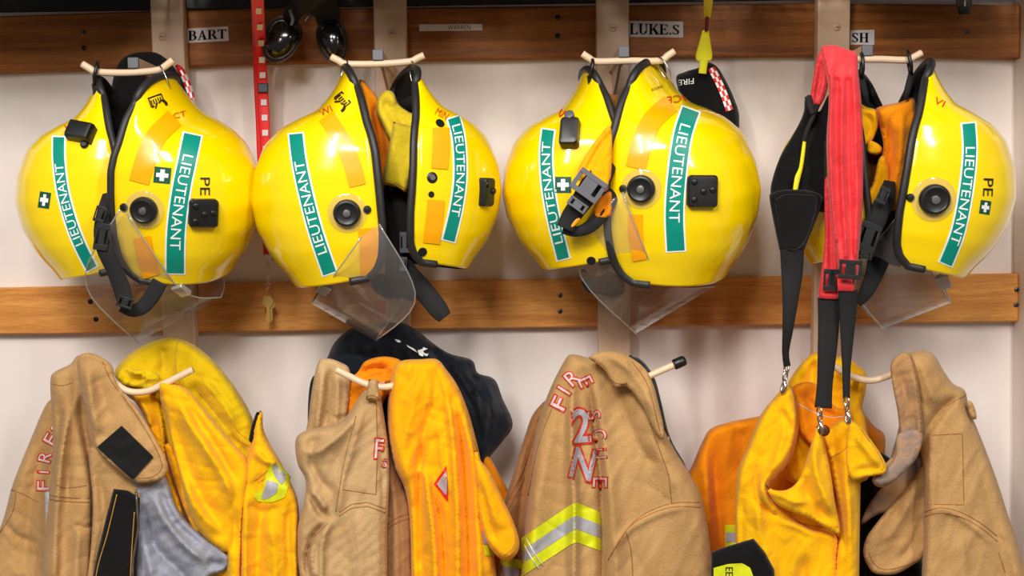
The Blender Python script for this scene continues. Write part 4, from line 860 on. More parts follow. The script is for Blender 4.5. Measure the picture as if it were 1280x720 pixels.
b = MB().lathe(P(1030, 538, .312), (0, -1, 0), [(0, .0075), (.002, .0075), (.003, .005)], 16); b.build('stud_button', mat('copper button', (110, 50, 20), .4, metal=.5), t)
# ================================================================== COATS ON THE LOWER PEGS
def letters(c, txt, items, fill=LETG, edge=REDP, name='lettering'):
    """outlined letters laid on the cloth: items = (char, x, y, height, width, angle)"""
    eb = MB(); fb = MB()
    for ch, x, y, hh, ww, ang in items:
        co_, si = math.cos(math.radians(ang)), math.sin(math.radians(ang))
        for B, ofs, dz, grow in ((eb, .055 if fill is LETG else .07, .0016, 1.0), (fb, 0.0 if fill is LETG else .02, .0024, 1.0)):
            v, f = textmesh(ch, off=ofs); v = v[:, :2]; v0, _ = textmesh(ch); mn, mx = v0.min(0), v0.max(0)
            v = (v - (mn + mx) / 2) / (mx[1] - mn[1]); v[:, 0] *= ww / max((mx[0] - mn[0]) / (mx[1] - mn[1]), .3) / hh if ch != 'I' else 1
            v, f = subdiv2d(v, f, 6.0 / hh); px = x + hh * (v[:, 0] * co_ + v[:, 1] * si); py = y + hh * (v[:, 0] * si - v[:, 1] * co_)
            pts = np.stack([px, py], 1); B.add(list(PV(px, py, c.depth(pts) + dz)), f)
    o = eb.build(name, edge, c.obj, smooth=False, recalc=False); fb.build('letter_fill', fill, o, smooth=False, recalc=False)
SEAMD = STIT
# ---------- A : tan coat far left
t = cthing('turnout_coat', 'tan turnout coat with a black square patch on its collar flap, far left', 'coat', 105, 470, .2, 'turnout clothing on the lower pegs')
c = Cloth('sleeve', t, TAN, [(58, 505), (72, 500), (84, 520), (84, 600), (80, 700), (78, 800), (-60, 800), (-30, 730), (2, 655), (16, 605), (38, 550)], .13, T=.04, R=26, folds=[([(60, 540), (40, 620), (30, 720)], 12, -.008), ([(70, 530), (60, 620), (56, 740)], 6, .008), ([(6, 650), (20, 670), (50, 680)], 4, -.004)], seams=[[(14, 612), (30, 618), (48, 628)], [(-2, 668), (16, 640), (20, 612)]])
letters(c, '', [('F', 54, 607, 15, 11, -88), ('I', 54, 590, 14, 4, -86), ('R', 56, 571, 15, 12, -76), ('E', 63, 549, 15, 11, -60), ('S', 70, 537, 13, 9, -35)])
c.patch('reflective_patch', SILV, [(56, 616), (63, 610), (64, 640), (66, 672), (58, 668)])
c = Cloth('body', t, TAN, [(63, 474), (70, 464), (88, 455), (98, 444), (120, 446), (140, 470), (160, 520), (180, 580), (180, 640), (178, 720), (178, 800), (48, 800), (52, 720), (58, 640), (66, 560), (64, 510)], .168, T=.045, R=24,
      folds=[([(97, 450), (94, 490), (78, 560), (70, 640), (68, 780)], 7, .012), ([(100, 480), (106, 540), (118, 600), (118, 700), (120, 790)], 6, -.016), ([(90, 470), (88, 520), (84, 580), (84, 640)], 5, -.008), ([(66, 480), (74, 520), (66, 600), (58, 700)], 6, -.010), ([(130, 620), (122, 680), (112, 780)], 7, -.01), ([(100, 640), (96, 700), (94, 790)], 8, .009), ([(92, 655), (104, 660), (118, 655)], 3, -.005)],
      seams=[[(62, 624), (85, 627), (112, 628)], [(62, 619), (85, 622), (112, 623)], [(75, 545), (70, 605), (108, 607)], [(80, 510), (76, 545)], [(66, 480), (78, 482), (92, 478)]])
c = Cloth('collar_flap', t, TAN, [(97, 448), (108, 441), (124, 445), (140, 457), (144, 474), (152, 488), (172, 512), (190, 540), (205, 568), (210, 584), (204, 598), (190, 603), (170, 604), (154, 594), (136, 578), (120, 560), (113, 530), (104, 500), (98, 474)], .222, T=.022, R=12,
      folds=[([(108, 450), (114, 500), (124, 550)], 8, .008), ([(140, 465), (152, 496), (185, 545)], 5, -.003), ([(118, 460), (134, 510), (150, 530)], 10, -.004), ([(120, 575), (150, 582), (170, 600)], 5, .004)], back=.014, seams=[[(128, 452), (140, 478), (162, 506), (184, 540), (200, 572), (202, 586), (190, 596), (172, 598)]])
p_ = c.patch('hook_patch', VELC, [(152, 532), (192, 571), (166, 600), (121, 559)], .003); p_['label'] = 'black rectangular hook-and-loop patch'
c = Cloth('placket_flap', t, TAN, [(112, 560), (140, 576), (166, 600), (176, 612), (174, 640), (140, 660), (130, 720), (126, 800), (100, 800), (112, 700), (116, 630)], .198, T=.02, R=12, folds=[([(118, 580), (130, 640), (118, 740)], 6, -.006)])
c = Cloth('front_placket', t, BLKC, [(142, 611), (160, 613), (175, 622), (174, 660), (172, 700), (170, 800), (104, 800), (112, 740), (122, 690), (133, 645)], .226, T=.01, R=7, wr=.0012, sharp=True, seams=[[(146, 618), (134, 668), (120, 720), (116, 790)], [(168, 640), (164, 700), (160, 790)]], sm=STITY)
b = MB(); q = resample([(170, 612), (173, 660), (166, 700), (164, 790)], 3); b.tube(list(PV(q[:, 0], q[:, 1], c.depth(q) + .001)), .0018, 6); b.build('zip', DSTEEL, c.obj)
t2 = t
c = Cloth('lining', t, GRYC, [(160, 600), (182, 603), (202, 592), (212, 606), (218, 626), (232, 650), (252, 668), (274, 682), (288, 694), (288, 706), (278, 716), (262, 722), (258, 740), (256, 800), (160, 800)], .186, T=.03, R=16, wr=.003, wsx=18, wsy=34, rot=.6,
      folds=[([(188, 610), (206, 650), (240, 690), (270, 706)], 6, .012), ([(178, 620), (192, 680), (230, 720), (250, 760)], 7, -.012), ([(200, 606), (216, 650), (256, 684)], 4, -.008), ([(176, 660), (190, 720), (210, 790)], 8, .01), ([(258, 700), (272, 706), (280, 700)], 4, -.008)]); c.obj['label'] = 'soft grey inner lining'
# ---------- B : yellow coat
t = cthing('turnout_coat', 'soiled yellow turnout coat with a lime and silver sleeve patch, under the PE helmet', 'coat', 230, 470, .17, 'turnout clothing on the lower pegs')
c = Cloth('body', t, YCLD, [(143, 468), (152, 452), (168, 438), (188, 428), (210, 422), (230, 425), (250, 436), (268, 452), (288, 476), (304, 500), (316, 524), (322, 550), (326, 600), (330, 700), (330, 800), (236, 800), (240, 720), (238, 660), (218, 600), (200, 540), (180, 510), (158, 494)], .135, T=.05, R=26, wr=.003,
      folds=[([(226, 430), (222, 470), (236, 500), (270, 530), (312, 560)], 6, .008), ([(240, 480), (262, 510), (290, 545), (312, 575)], 4, -.010), ([(250, 470), (275, 500), (300, 540)], 5, .007), ([(200, 430), (205, 455), (200, 470)], 5, -.006)], seams=[[(222, 428), (219, 450), (224, 478)], [(245, 485), (270, 515), (296, 548), (314, 560)], [(250, 480), (275, 510), (300, 542), (318, 556)]], sm=STITY)
c = Cloth('collar', t, YCLD, [(146, 470), (156, 458), (170, 462), (185, 462), (198, 468), (200, 480), (186, 486), (168, 484), (152, 482)], .188, T=.012, R=8, wr=.004, wsx=9, wsy=7, folds=[([(158, 470), (172, 474), (190, 470)], 3, -.007), ([(160, 462), (178, 468), (192, 476)], 3, .006)])
c = Cloth('inner_collar', t, YCL, [(160, 486), (190, 490), (200, 500), (206, 530), (208, 570), (216, 600), (226, 630), (236, 668), (246, 668), (258, 670), (256, 720), (240, 720), (226, 680), (206, 620), (196, 560), (180, 520)], .165, T=.03, R=12, folds=[([(180, 500), (196, 540), (206, 600), (226, 660)], 4, -.012), ([(170, 492), (186, 520), (194, 560)], 4, .006)])
c = Cloth('front_panel', t, YCL, [(196, 480), (214, 478), (236, 488), (262, 520), (290, 552), (308, 575), (312, 600), (306, 640), (302, 690), (300, 800), (280, 800), (284, 700), (276, 690), (252, 668), (236, 640), (226, 600), (216, 560), (208, 524)], .2, T=.034, R=20, wr=.003,
      folds=[([(206, 500), (226, 560), (250, 620), (290, 680)], 10, -.008), ([(215, 488), (244, 540), (282, 600), (300, 660)], 8, .012), ([(232, 500), (270, 560), (300, 610)], 5, -.008), ([(222, 590), (250, 640), (280, 670)], 8, .010), ([(290, 600), (294, 640), (292, 700)], 5, -.008)])
c = Cloth('inner_front', t, ORC, [(206, 556), (216, 560), (228, 592), (242, 630), (260, 660), (284, 690), (300, 700), (300, 720), (270, 720), (254, 668), (246, 670), (232, 640), (218, 600)], .172, T=.02, R=9)
for q in ([(232, 592), (258, 607), (244, 624)], ):
    o = c.patch('reflective_triangle', REDL, [(230, 589), (261, 607), (243, 628)], .008); c.patch('silver_field', SILV, q, .0092, o)
c.patch('lime_strip', LIME, [(246, 642), (252, 645), (258, 666), (250, 668)], .008)
DK = fabric('gap shade brown', (92, 52, 14), (64, 36, 10))  # dark brown colour stands in for the shade in the coat's open gap
Cloth('inner_shell_or_gap', t, DK, [(256, 660), (280, 680), (300, 690), (304, 800), (252, 800), (250, 700)], .15, T=.012, R=9)
c = Cloth('sleeve', t, YCL, [(312, 560), (316, 536), (322, 516), (328, 515), (329, 534), (336, 552), (350, 576), (362, 600), (372, 626), (374, 660), (374, 720), (376, 800), (298, 800), (299, 720), (300, 660), (302, 600)], .185, T=.045, R=22, wr=.003,
      folds=[([(316, 560), (326, 620), (322, 700), (320, 790)], 7, -.008), ([(306, 600), (304, 680), (306, 780)], 6, .012), ([(318, 560), (330, 575), (350, 580)], 5, .008), ([(305, 628), (330, 640), (352, 634)], 5, -.006), ([(366, 620), (360, 660), (364, 740)], 5, -.010), ([(336, 640), (344, 700), (340, 790)], 10, .007)], seams=[[(318, 600), (330, 592), (344, 578)], [(322, 604), (334, 596), (348, 582)]], sm=STITY)
Cloth('black_slit', t, BLKC, [(311, 550), (316, 528), (321, 515), (325, 518), (320, 532), (318, 552)], .2, T=.006, R=3, step=3)  # narrow black sliver along the slit at the sleeve top
o = c.patch('reflective_patch', LIME, [(341, 571), (364, 596), (356, 622), (340, 628), (322, 627), (316, 618), (328, 612), (332, 596)], .0016)
c.patch('silver_field', SILV, [(344, 578), (360, 596), (352, 606), (344, 596), (340, 586)], .0026, o); c.patch('silver_field', SILV, [(334, 600), (348, 604), (346, 616), (334, 624), (326, 624), (330, 612)], .0026, o)
# ---------- C : pale tan coat
t = cthing('turnout_coat', 'pale tan turnout coat hung by its loop, beside the orange-yellow coat', 'coat', 450, 500, .2, 'turnout clothing on the lower pegs')
c = Cloth('collar', t, TANL, [(398, 452), (410, 448), (426, 453), (437, 462), (437, 490), (434, 520), (430, 560), (384, 560), (386, 520), (390, 486)], .16, T=.025, R=12, folds=[([(404, 456), (400, 500), (394, 550)], 4, .008), ([(412, 456), (410, 500), (404, 540)], 3, -.01), ([(422, 462), (422, 500), (418, 540)], 4, .007), ([(414, 520), (424, 524), (430, 518)], 3, -.005)])
Cloth('dark_edge', t, NAVY, [(388, 478), (394, 470), (394, 500), (388, 536), (385, 540), (385, 505)], .14, T=.012, R=5, step=3)
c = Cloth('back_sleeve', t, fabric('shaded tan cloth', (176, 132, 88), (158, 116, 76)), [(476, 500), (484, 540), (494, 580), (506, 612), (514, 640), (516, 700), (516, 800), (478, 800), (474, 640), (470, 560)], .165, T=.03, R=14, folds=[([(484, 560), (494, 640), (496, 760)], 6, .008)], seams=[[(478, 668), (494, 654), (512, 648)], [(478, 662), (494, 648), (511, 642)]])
c = Cloth('body', t, TANL, [(369, 552), (378, 540), (400, 534), (424, 528), (436, 516), (446, 500), (456, 488), (466, 484), (474, 490), (480, 520), (486, 560), (487, 600), (484, 660), (484, 720), (484, 800), (384, 800), (378, 740), (372, 700), (372, 660), (380, 630), (382, 600), (372, 580)], .205, T=.04, R=22, wr=.0025,
      folds=[([(460, 495), (446, 540), (428, 600), (422, 660)], 6, .008), ([(400, 540), (388, 570), (400, 600), (420, 620)], 6, -.008), ([(374, 556), (392, 566), (430, 540), (450, 510)], 8, .010), ([(376, 600), (400, 640), (416, 646)], 4, -.012), ([(410, 650), (392, 670), (382, 700), (388, 730)], 4, -.014), ([(404, 660), (390, 690), (396, 730)], 3, .010), ([(420, 640), (402, 680), (404, 760)], 6, .012), ([(384, 612), (396, 620), (410, 640)], 4, .008), ([(474, 500), (478, 560), (480, 640), (478, 780)], 5, -.008), ([(440, 620), (450, 700), (446, 790)], 12, .006)],
      seams=[[(424, 640), (440, 630), (460, 628), (482, 636)], [(424, 645), (440, 635), (460, 633), (482, 641)], [(445, 520), (430, 580), (420, 640)], [(470, 496), (472, 560), (470, 618), (428, 612)], [(410, 654), (392, 672), (384, 700), (392, 728)]])
letters(c, '', [('F', 474, 561, 24, 10, 4), ('S', 481, 579, 10, 6, 10)])
c = Cloth('hanging_loop', t, TANL, [(461, 474), (472, 474), (474, 492), (475, 502), (457, 500), (459, 486)], .244, T=.006, R=4, step=3, sharp=True, back=.004, seams=[[(458, 499), (466, 497), (476, 503)], [(458, 496), (466, 494), (476, 500)]])
# ---------- D : navy garment
t = cthing('navy_jacket', 'navy blue jacket with white lettering behind the pale tan and orange-yellow coats', 'jacket', 520, 440, .1, 'turnout clothing on the lower pegs')
c = Cloth('body', t, NAVY, [(412, 440), (422, 424), (440, 410), (470, 405), (500, 403), (520, 412), (540, 428), (562, 442), (590, 450), (597, 466), (618, 474), (628, 498), (641, 530), (628, 552), (612, 572), (596, 600), (540, 600), (480, 560), (420, 560), (392, 530), (398, 480)], .085, T=.05, R=30, wr=.004, wsx=20, wsy=30,
      folds=[([(430, 420), (470, 430), (520, 440), (580, 470)], 8, .010), ([(530, 430), (570, 470), (600, 520)], 7, -.012), ([(560, 450), (600, 490), (625, 530)], 6, .012), ([(590, 455), (596, 500), (604, 560)], 6, -.010), ([(420, 440), (460, 445), (500, 460)], 5, -.01), ([(596, 470), (614, 500), (612, 550)], 5, .010)])
v, f = textmesh('W'); v = v / v.max(0)
for nm, pts in (('lettering', [[(522, 438), (528, 436), (528, 442), (530, 446), (524, 444)], [(529, 434), (535, 436), (528, 439), (533, 443), (536, 441), (534, 446), (526, 441)], [(508, 431), (518, 436), (522, 441), (510, 434)], [(493, 424), (499, 425), (502, 428), (497, 428)]]),):
    for o_ in pts: c.patch('lettering', WHT, o_, .003, step=3)
# ---------- E : orange-yellow coat
t = cthing('turnout_coat', 'orange-yellow turnout coat with a red-edged silver diamond, in front of the navy jacket', 'coat', 520, 470, .19, 'turnout clothing on the lower pegs')
c = Cloth('collar', t, ORD, [(438, 476), (448, 464), (456, 452), (474, 446), (492, 447), (503, 454), (504, 480), (486, 492), (478, 510), (480, 540), (440, 540), (434, 510)], .15, T=.03, R=14, folds=[([(444, 470), (466, 460), (490, 462)], 4, -.010), ([(440, 486), (466, 476), (500, 474)], 5, .008), ([(450, 476), (480, 468), (500, 468)], 3, -.008)], wr=.003)
c = Cloth('body', t, ORC, [(488, 476), (494, 456), (506, 450), (526, 449), (546, 449), (558, 462), (572, 482), (584, 510), (594, 545), (602, 580), (610, 620), (616, 680), (618, 800), (514, 800), (514, 720), (512, 650), (506, 612), (494, 586), (487, 556), (484, 520)], .19, T=.05, R=24, wr=.003,
      folds=[([(546, 452), (540, 500), (526, 560), (524, 640), (528, 780)], 6, -.014), ([(528, 456), (516, 510), (504, 560), (516, 620)], 12, .008), ([(548, 455), (560, 500), (568, 570), (572, 660), (572, 790)], 6, .014), ([(556, 480), (576, 540), (582, 620), (590, 790)], 5, -.014), ([(568, 490), (588, 560), (596, 640), (602, 780)], 5, .010), ([(500, 600), (528, 590), (536, 620), (544, 700), (544, 790)], 5, .012), ([(534, 600), (552, 660), (556, 790)], 5, -.014), ([(548, 520), (554, 580), (562, 620)], 5, .006), ([(540, 470), (532, 530), (518, 570)], 6, .008)], seams=[[(590, 560), (600, 600), (604, 640)]], sm=STITY)
o = c.patch('reflective_diamond', REDL, [(558, 582), (560, 606), (560, 628), (542, 605)], .0022, step=3); c.patch('silver_field', SILV, [(558, 588), (559, 606), (558, 620), (546, 605)], .0032, o, step=3)
c.patch('lime_strip', LIME, [(604, 681), (617, 684), (617, 696), (606, 694)], .0018); c.patch('silver_strip', SILV, [(603, 660), (612, 664), (616, 682), (604, 680)], .0018)
c = Cloth('sleeve', t, ORC, [(594, 552), (600, 574), (614, 592), (628, 622), (642, 652), (649, 676), (646, 692), (634, 701), (620, 694), (608, 676), (600, 650), (595, 620), (592, 586)], .235, T=.03, R=16, wr=.002, folds=[([(600, 580), (614, 630), (630, 670)], 8, .006), ([(600, 600), (610, 650), (622, 684)], 4, -.006)], seams=[[(640, 654), (644, 674), (640, 686), (630, 694)]], sm=STITY)
t = cthing('orange_garment', 'orange cloth edge showing between the orange-yellow coat and the middle tan coat', 'clothing', 620, 610, .1)
c = Cloth('cloth', t, ORD, [(600, 574), (612, 572), (626, 596), (640, 622), (650, 650), (652, 800), (604, 800), (600, 660)], .1, T=.02, R=12)
# ---------- G : navy strip behind F
t = cthing('navy_jacket', 'navy jacket edge showing behind the middle tan coat, below the black-tipped peg', 'jacket', 820, 520, .1, 'turnout clothing on the lower pegs')
c = Cloth('body', t, NAVY, [(784, 450), (792, 446), (804, 452), (818, 472), (826, 500), (834, 535), (842, 556), (856, 580), (860, 598), (852, 600), (840, 596), (800, 600), (780, 520)], .12, T=.03, R=12, wr=.003, folds=[([(796, 452), (820, 500), (838, 560)], 4, .006)])
c.patch('lettering', WHT, [(833, 548), (836, 545), (838, 556), (835, 560)], .003, step=3)
# ---------- F : middle tan coat
t = cthing('turnout_coat', 'tan turnout coat with FIRE RESCUE lettering and a lime and silver band', 'coat', 745, 460, .2, 'turnout clothing on the lower pegs')
c = Cloth('sleeve', t, fabric('brown tan cloth', (176, 124, 76), (156, 106, 62)), [(668, 515), (690, 500), (690, 560), (680, 640), (676, 800), (618, 800), (624, 700), (628, 640), (642, 590), (656, 545)], .14, T=.04, R=16, folds=[([(672, 530), (656, 600), (646, 700), (640, 790)], 6, -.008)], seams=[[(668, 560), (658, 590), (644, 620), (634, 640)], [(663, 558), (653, 588), (640, 616), (632, 632)]])
for q, m_ in (([(624, 694), (652, 700), (652, 712), (626, 706)], LIME), ([(628, 706), (650, 712), (648, 722), (630, 720)], SILV)): c.patch('cuff_band', m_, q, .002)
FD = [([(722, 446), (716, 480), (715, 560), (718, 640), (716, 790)], 7, .016), ([(728, 450), (738, 500), (746, 560), (752, 640), (752, 790)], 5, -.018), ([(735, 448), (750, 520), (762, 600), (770, 700), (776, 790)], 12, .010), ([(700, 470), (690, 540), (672, 640), (662, 760)], 14, .007), ([(790, 480), (820, 560), (850, 620), (866, 700)], 18, .008), ([(770, 486), (800, 560), (830, 590)], 9, -.006), ([(752, 690), (770, 680), (790, 660), (830, 640), (874, 632)], 5, .004)]
c = Cloth('body', t, TAN, [(706, 450), (714, 443), (724, 444), (736, 447), (760, 446), (786, 456), (804, 480), (822, 520), (842, 560), (862, 592), (876, 620), (884, 655), (889, 700), (892, 800), (648, 800), (652, 720), (656, 660), (662, 600), (670, 540), (686, 490)], .2, T=.055, R=28, wr=.002, wsx=30, wsy=80, step=3.6, folds=FD,
      seams=[[(760, 700), (782, 664), (806, 646), (840, 634), (876, 634)], [(764, 694), (786, 659), (808, 641), (840, 629), (874, 628)], [(782, 664), (790, 700), (792, 790)], [(836, 594), (840, 630)], [(812, 528), (836, 594)], [(690, 510), (672, 560), (660, 620)]])
letters(c, '', [('F', 699, 504, 19, 13, -64), ('I', 705, 488, 18, 4, -58), ('R', 715, 472, 18, 14, -42), ('E', 732, 477, 17, 10, 64), ('S', 742, 519, 16, 10, 80), ('C', 749, 543, 17, 12, 84), ('U', 749, 567, 17, 12, 86), ('E', 750, 603, 17, 12, 92)])
letters(c, '', [('2', 727, 532, 40, 20, -4), ('N', 729, 580, 36, 26, 14)], fill=SILV)
def BT(x, s): # band edge curves
    a = np.interp(x, [650, 719, 752], [674, 627, 641]); e = np.interp(x, [650, 719, 752], [722, 677, 689]); return a + (e - a) * s
for nm, m_, s0, s1, of in (('reflective_band', LIME, 0, 1, .0016), ('silver_stripe', SILV, .33, .67, .0024)):
    xs = list(np.linspace(652, 752, 14)); q = [(x, BT(x, s0)) for x in xs] + [(x, BT(x, s1)) for x in xs[::-1]]; o = c.patch(nm, m_, q, of, o if nm == 'silver_stripe' else None, step=3)
b = MB()
for q in ([(657, 672), (668, 692), (678, 706)], [(653, 677), (664, 697), (674, 711)]): q = resample(q, 3); b.tube(list(PV(q[:, 0], q[:, 1], c.depth(q) + .003)), .0007, 5)
b.build('loose_thread', WHT, c.obj)
c = Cloth('collar', t, TAN, [(736, 447), (750, 440), (772, 440), (792, 449), (808, 463), (818, 484), (824, 508), (830, 536), (828, 550), (816, 534), (802, 506), (784, 484), (768, 484), (758, 466), (748, 456)], .262, T=.016, R=10, wr=.0018, back=.02, folds=[([(750, 444), (780, 456), (806, 490), (822, 530)], 6, .005)], seams=[[(744, 452), (756, 462), (768, 478), (784, 479)], [(790, 452), (808, 478), (818, 512), (826, 544)]])
# ---------- H : orange jacket behind the trousers
t = cthing('orange_jacket', 'orange jacket hanging behind the yellow trousers', 'jacket', 920, 540, .1, 'turnout clothing on the lower pegs')
c = Cloth('body', t, ORD, [(856, 610), (866, 580), (878, 552), (888, 536), (910, 528), (940, 522), (972, 516), (1040, 505), (1074, 512), (1092, 532), (1106, 545), (1104, 580), (1090, 640), (1060, 700), (1060, 800), (862, 800), (860, 700)], .075, T=.04, R=22, wr=.002, folds=[([(896, 536), (894, 600), (904, 700), (904, 790)], 8, -.010), ([(880, 560), (884, 620), (886, 720)], 8, .008), ([(920, 530), (930, 560), (924, 600)], 10, -.006), ([(1078, 520), (1090, 540), (1094, 560)], 5, .006)])
o = c.patch('reflective_band', LIME, [(906, 656), (924, 656), (926, 687), (906, 687)], .0018); c.patch('silver_stripe', SILV, [(907, 666), (925, 666), (926, 677), (907, 678)], .0028, o)
t = cthing('gear_flap', 'black cloth flap with a lime label at the bottom, before the orange jacket', 'flap', 925, 700, .2)
c = Cloth('flap', t, BLKC, [(889, 690), (905, 684), (942, 673), (956, 690), (968, 712), (972, 800), (888, 800)], .275, T=.015, R=10, wr=.001, sharp=True)
o = c.patch('lime_label', LIME, [(892, 710), (910, 705), (928, 704), (938, 710), (942, 722), (942, 790), (892, 790)], .0018)
v, f = textmesh('EE'); v = v / v.max(0); px = 907 + v[:, 1] * -1 * -9; py = 708 + v[:, 0] * 12; pts = np.stack([px, py], 1); link('lettering', PV(px, py, c.depth(pts) + .003), f, INK, o, False)
# ---------- I : yellow trousers
t = cthing('turnout_trousers', 'yellow turnout trousers hanging from the braces by steel clips', 'trousers', 1010, 480, .2, 'turnout clothing on the lower pegs')
c = Cloth('back_waist', t, YCL, [(984, 492), (990, 470), (1004, 452), (1018, 440), (1030, 444), (1044, 446), (1058, 446), (1074, 458), (1083, 468), (1082, 490), (1078, 510), (1084, 530), (1084, 600), (984, 600)], .15, T=.045, R=18, folds=[([(1018, 444), (1014, 480), (1012, 520)], 6, -.010), ([(1046, 450), (1056, 490), (1060, 530)], 8, .008), ([(1000, 470), (1000, 500), (994, 540)], 6, .008)])
c = Cloth('waist_lining', t, ORD, [(990, 486), (1004, 478), (1020, 480), (1036, 500), (1048, 510), (1062, 512), (1066, 532), (1040, 560), (1020, 560), (1000, 540), (994, 510)], .205, T=.014, R=8, seams=[[(996, 504), (1014, 514), (1038, 522), (1056, 520)]], sm=LETG, folds=[([(1000, 490), (1020, 510), (1050, 522)], 5, -.006)])
c = Cloth('left_leg', t, YCL, [(972, 492), (982, 482), (992, 486), (998, 510), (998, 540), (988, 575), (968, 600), (962, 612), (985, 640), (1014, 660), (1046, 668), (1048, 700), (1040, 800), (920, 800), (920, 700), (919, 640), (922, 590), (936, 555), (950, 520)], .215, T=.045, R=22, wr=.0025,
      folds=[([(984, 488), (984, 530), (968, 580), (950, 620), (950, 700)], 8, .010), ([(990, 500), (992, 545), (964, 596)], 5, .008), ([(948, 570), (946, 620), (962, 640), (1000, 652), (1046, 656)], 5, -.010), ([(948, 590), (966, 640), (1010, 662), (1044, 664)], 5, .007), ([(930, 600), (926, 680), (934, 790)], 7, -.008), ([(952, 660), (966, 720), (984, 790)], 9, .010), ([(1010, 690), (1000, 740), (1006, 790)], 8, -.010), ([(975, 510), (985, 530), (984, 545)], 4, -.006)], seams=[[(946, 580), (950, 620), (972, 644), (1010, 656), (1044, 660)]], sm=STITY)
c = Cloth('pocket_fold', t, YCL, [(956, 604), (966, 612), (984, 612), (998, 600), (1008, 575), (1016, 548), (1022, 532), (1030, 552), (1038, 590), (1044, 630), (1050, 660), (1046, 668), (1016, 650), (990, 640), (968, 628)], .25, T=.028, R=12, wr=.002, folds=[([(1020, 545), (1020, 590), (1044, 650)], 7, .010), ([(1008, 590), (1010, 620), (1040, 656)], 6, -.008), ([(962, 610), (990, 626), (1020, 626)], 5, .006)])
c = Cloth('right_leg', t, YCL, [(1026, 540), (1034, 536), (1044, 528), (1056, 524), (1070, 528), (1074, 545), (1076, 580), (1075, 640), (1074, 720), (1074, 800), (1036, 800), (1044, 700), (1050, 655), (1042, 600), (1034, 566)], .225, T=.03, R=14, folds=[([(1044, 530), (1040, 570), (1050, 620), (1056, 700)], 5, -.010), ([(1060, 530), (1058, 590), (1064, 680), (1062, 790)], 7, .010), ([(1074, 600), (1066, 680), (1064, 790)], 5, -.006)], seams=[[(1036, 572), (1050, 566), (1066, 552)]], sm=STITY)
c = Cloth('waist_flare', t, YCL, [(1062, 528), (1074, 532), (1086, 546), (1100, 566), (1108, 582), (1106, 592), (1096, 594), (1080, 597), (1066, 600), (1058, 580), (1058, 550)], .265, T=.018, R=10, wr=.0015, folds=[([(1066, 540), (1082, 560), (1102, 586)], 5, .006), ([(1064, 590), (1084, 586), (1104, 588)], 4, -.004)], seams=[[(1076, 536), (1092, 558), (1104, 580), (1102, 588)]], sm=STITY)
# ---------- black underlayer + J : right tan coat
t = cthing('black_liner', 'black garment under the rightmost tan coat, right of the yellow trousers', 'clothing', 1100, 650, .1)
c = Cloth('body', t, BLKC, [(1068, 560), (1090, 560), (1120, 580), (1140, 620), (1150, 680), (1152, 800), (1064, 800), (1066, 660)], .1, T=.02, R=12)
t = cthing('turnout_coat', 'worn tan turnout coat with a greyed collar, rightmost on the pegs', 'coat', 1180, 470, .2, 'turnout clothing on the lower pegs')
c = Cloth('front_flap', t, TAN, [(1079, 690), (1083, 672), (1094, 656), (1106, 641), (1120, 625), (1140, 602), (1156, 580), (1166, 600), (1164, 660), (1156, 694), (1138, 708), (1118, 718), (1094, 717), (1084, 706)], .17, T=.028, R=12, wr=.0025, folds=[([(1150, 600), (1130, 640), (1100, 690)], 8, .006), ([(1150, 585), (1120, 610), (1098, 622)], 6, -.008), ([(1156, 640), (1140, 680), (1120, 706)], 5, -.005)], seams=[[(1150, 698), (1128, 708), (1106, 712), (1092, 704), (1086, 690)]])
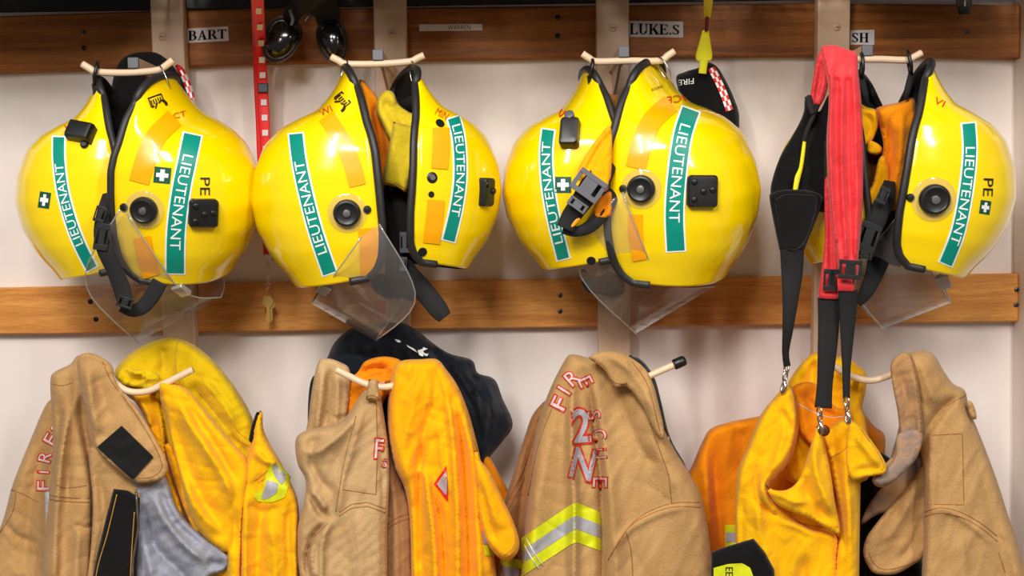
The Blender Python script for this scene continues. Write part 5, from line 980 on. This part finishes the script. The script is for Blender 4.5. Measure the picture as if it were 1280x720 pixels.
c = Cloth('body', t, WORNT if 0 else TAN, [(1128, 450), (1138, 440), (1156, 438), (1168, 444), (1180, 464), (1192, 480), (1206, 488), (1212, 512), (1228, 552), (1246, 600), (1262, 650), (1280, 706), (1300, 800), (1146, 800), (1152, 720), (1154, 650), (1154, 590), (1144, 520), (1136, 480)], .185, T=.06, R=32, wr=.0022, wsx=34, wsy=80,
      folds=[([(1206, 492), (1180, 510), (1158, 545), (1158, 600)], 6, -.010), ([(1150, 445), (1160, 480), (1172, 510)], 10, .008), ([(1160, 560), (1154, 640), (1156, 760)], 6, .008), ([(1210, 520), (1230, 600), (1256, 700), (1270, 790)], 12, -.006), ([(1155, 640), (1190, 640), (1248, 686)], 4, .004), ([(1200, 660), (1206, 720), (1200, 790)], 14, .006), ([(1180, 470), (1196, 484), (1206, 492)], 5, -.004)],
      seams=[[(1156, 640), (1175, 635), (1200, 640), (1226, 654), (1246, 670)], [(1156, 646), (1175, 641), (1200, 646), (1226, 660), (1247, 677)], [(1166, 544), (1203, 542), (1205, 631), (1164, 630)], [(1162, 546), (1160, 632)], [(1207, 494), (1184, 508), (1166, 530)], [(1248, 690), (1256, 715)]])
c = Cloth('shoulder_tab', t, TAN, [(1208, 502), (1216, 504), (1221, 522), (1216, 524), (1212, 518)], .225, T=.008, R=3, step=3)
c = Cloth('inner_shell_or_gap', t, WORNT, [(1076, 656), (1083, 636), (1096, 616), (1108, 602), (1114, 570), (1124, 530), (1130, 470), (1150, 470), (1160, 560), (1160, 620), (1156, 650), (1126, 652), (1106, 642), (1092, 646)], .155, T=.02, R=14, folds=[([(1146, 560), (1150, 600), (1140, 630)], 6, -.008)])
c = Cloth('collar', t, WORNT, [(1113, 458), (1120, 445), (1134, 440), (1142, 450), (1148, 480), (1152, 512), (1154, 545), (1146, 572), (1130, 590), (1112, 606), (1098, 609), (1090, 600), (1098, 586), (1116, 570), (1124, 548), (1122, 516), (1116, 484)], .235, T=.02, R=10, wr=.0022, wsx=12, wsy=18,
      folds=[([(1140, 450), (1148, 500), (1148, 550), (1128, 586)], 4, .006), ([(1124, 460), (1132, 500), (1134, 545)], 6, -.004)], seams=[[(1139, 444), (1146, 480), (1150, 520), (1150, 548), (1140, 572)]])
c = Cloth('collar_lining', t, WORN, [(1121, 545), (1136, 538), (1152, 540), (1151, 560), (1140, 580), (1122, 598), (1106, 607), (1095, 606), (1090, 598), (1104, 588), (1118, 572)], .254, T=.008, R=5, wr=.0014, step=3.4, back=.02); c.obj['label'] = 'worn grey collar lining'
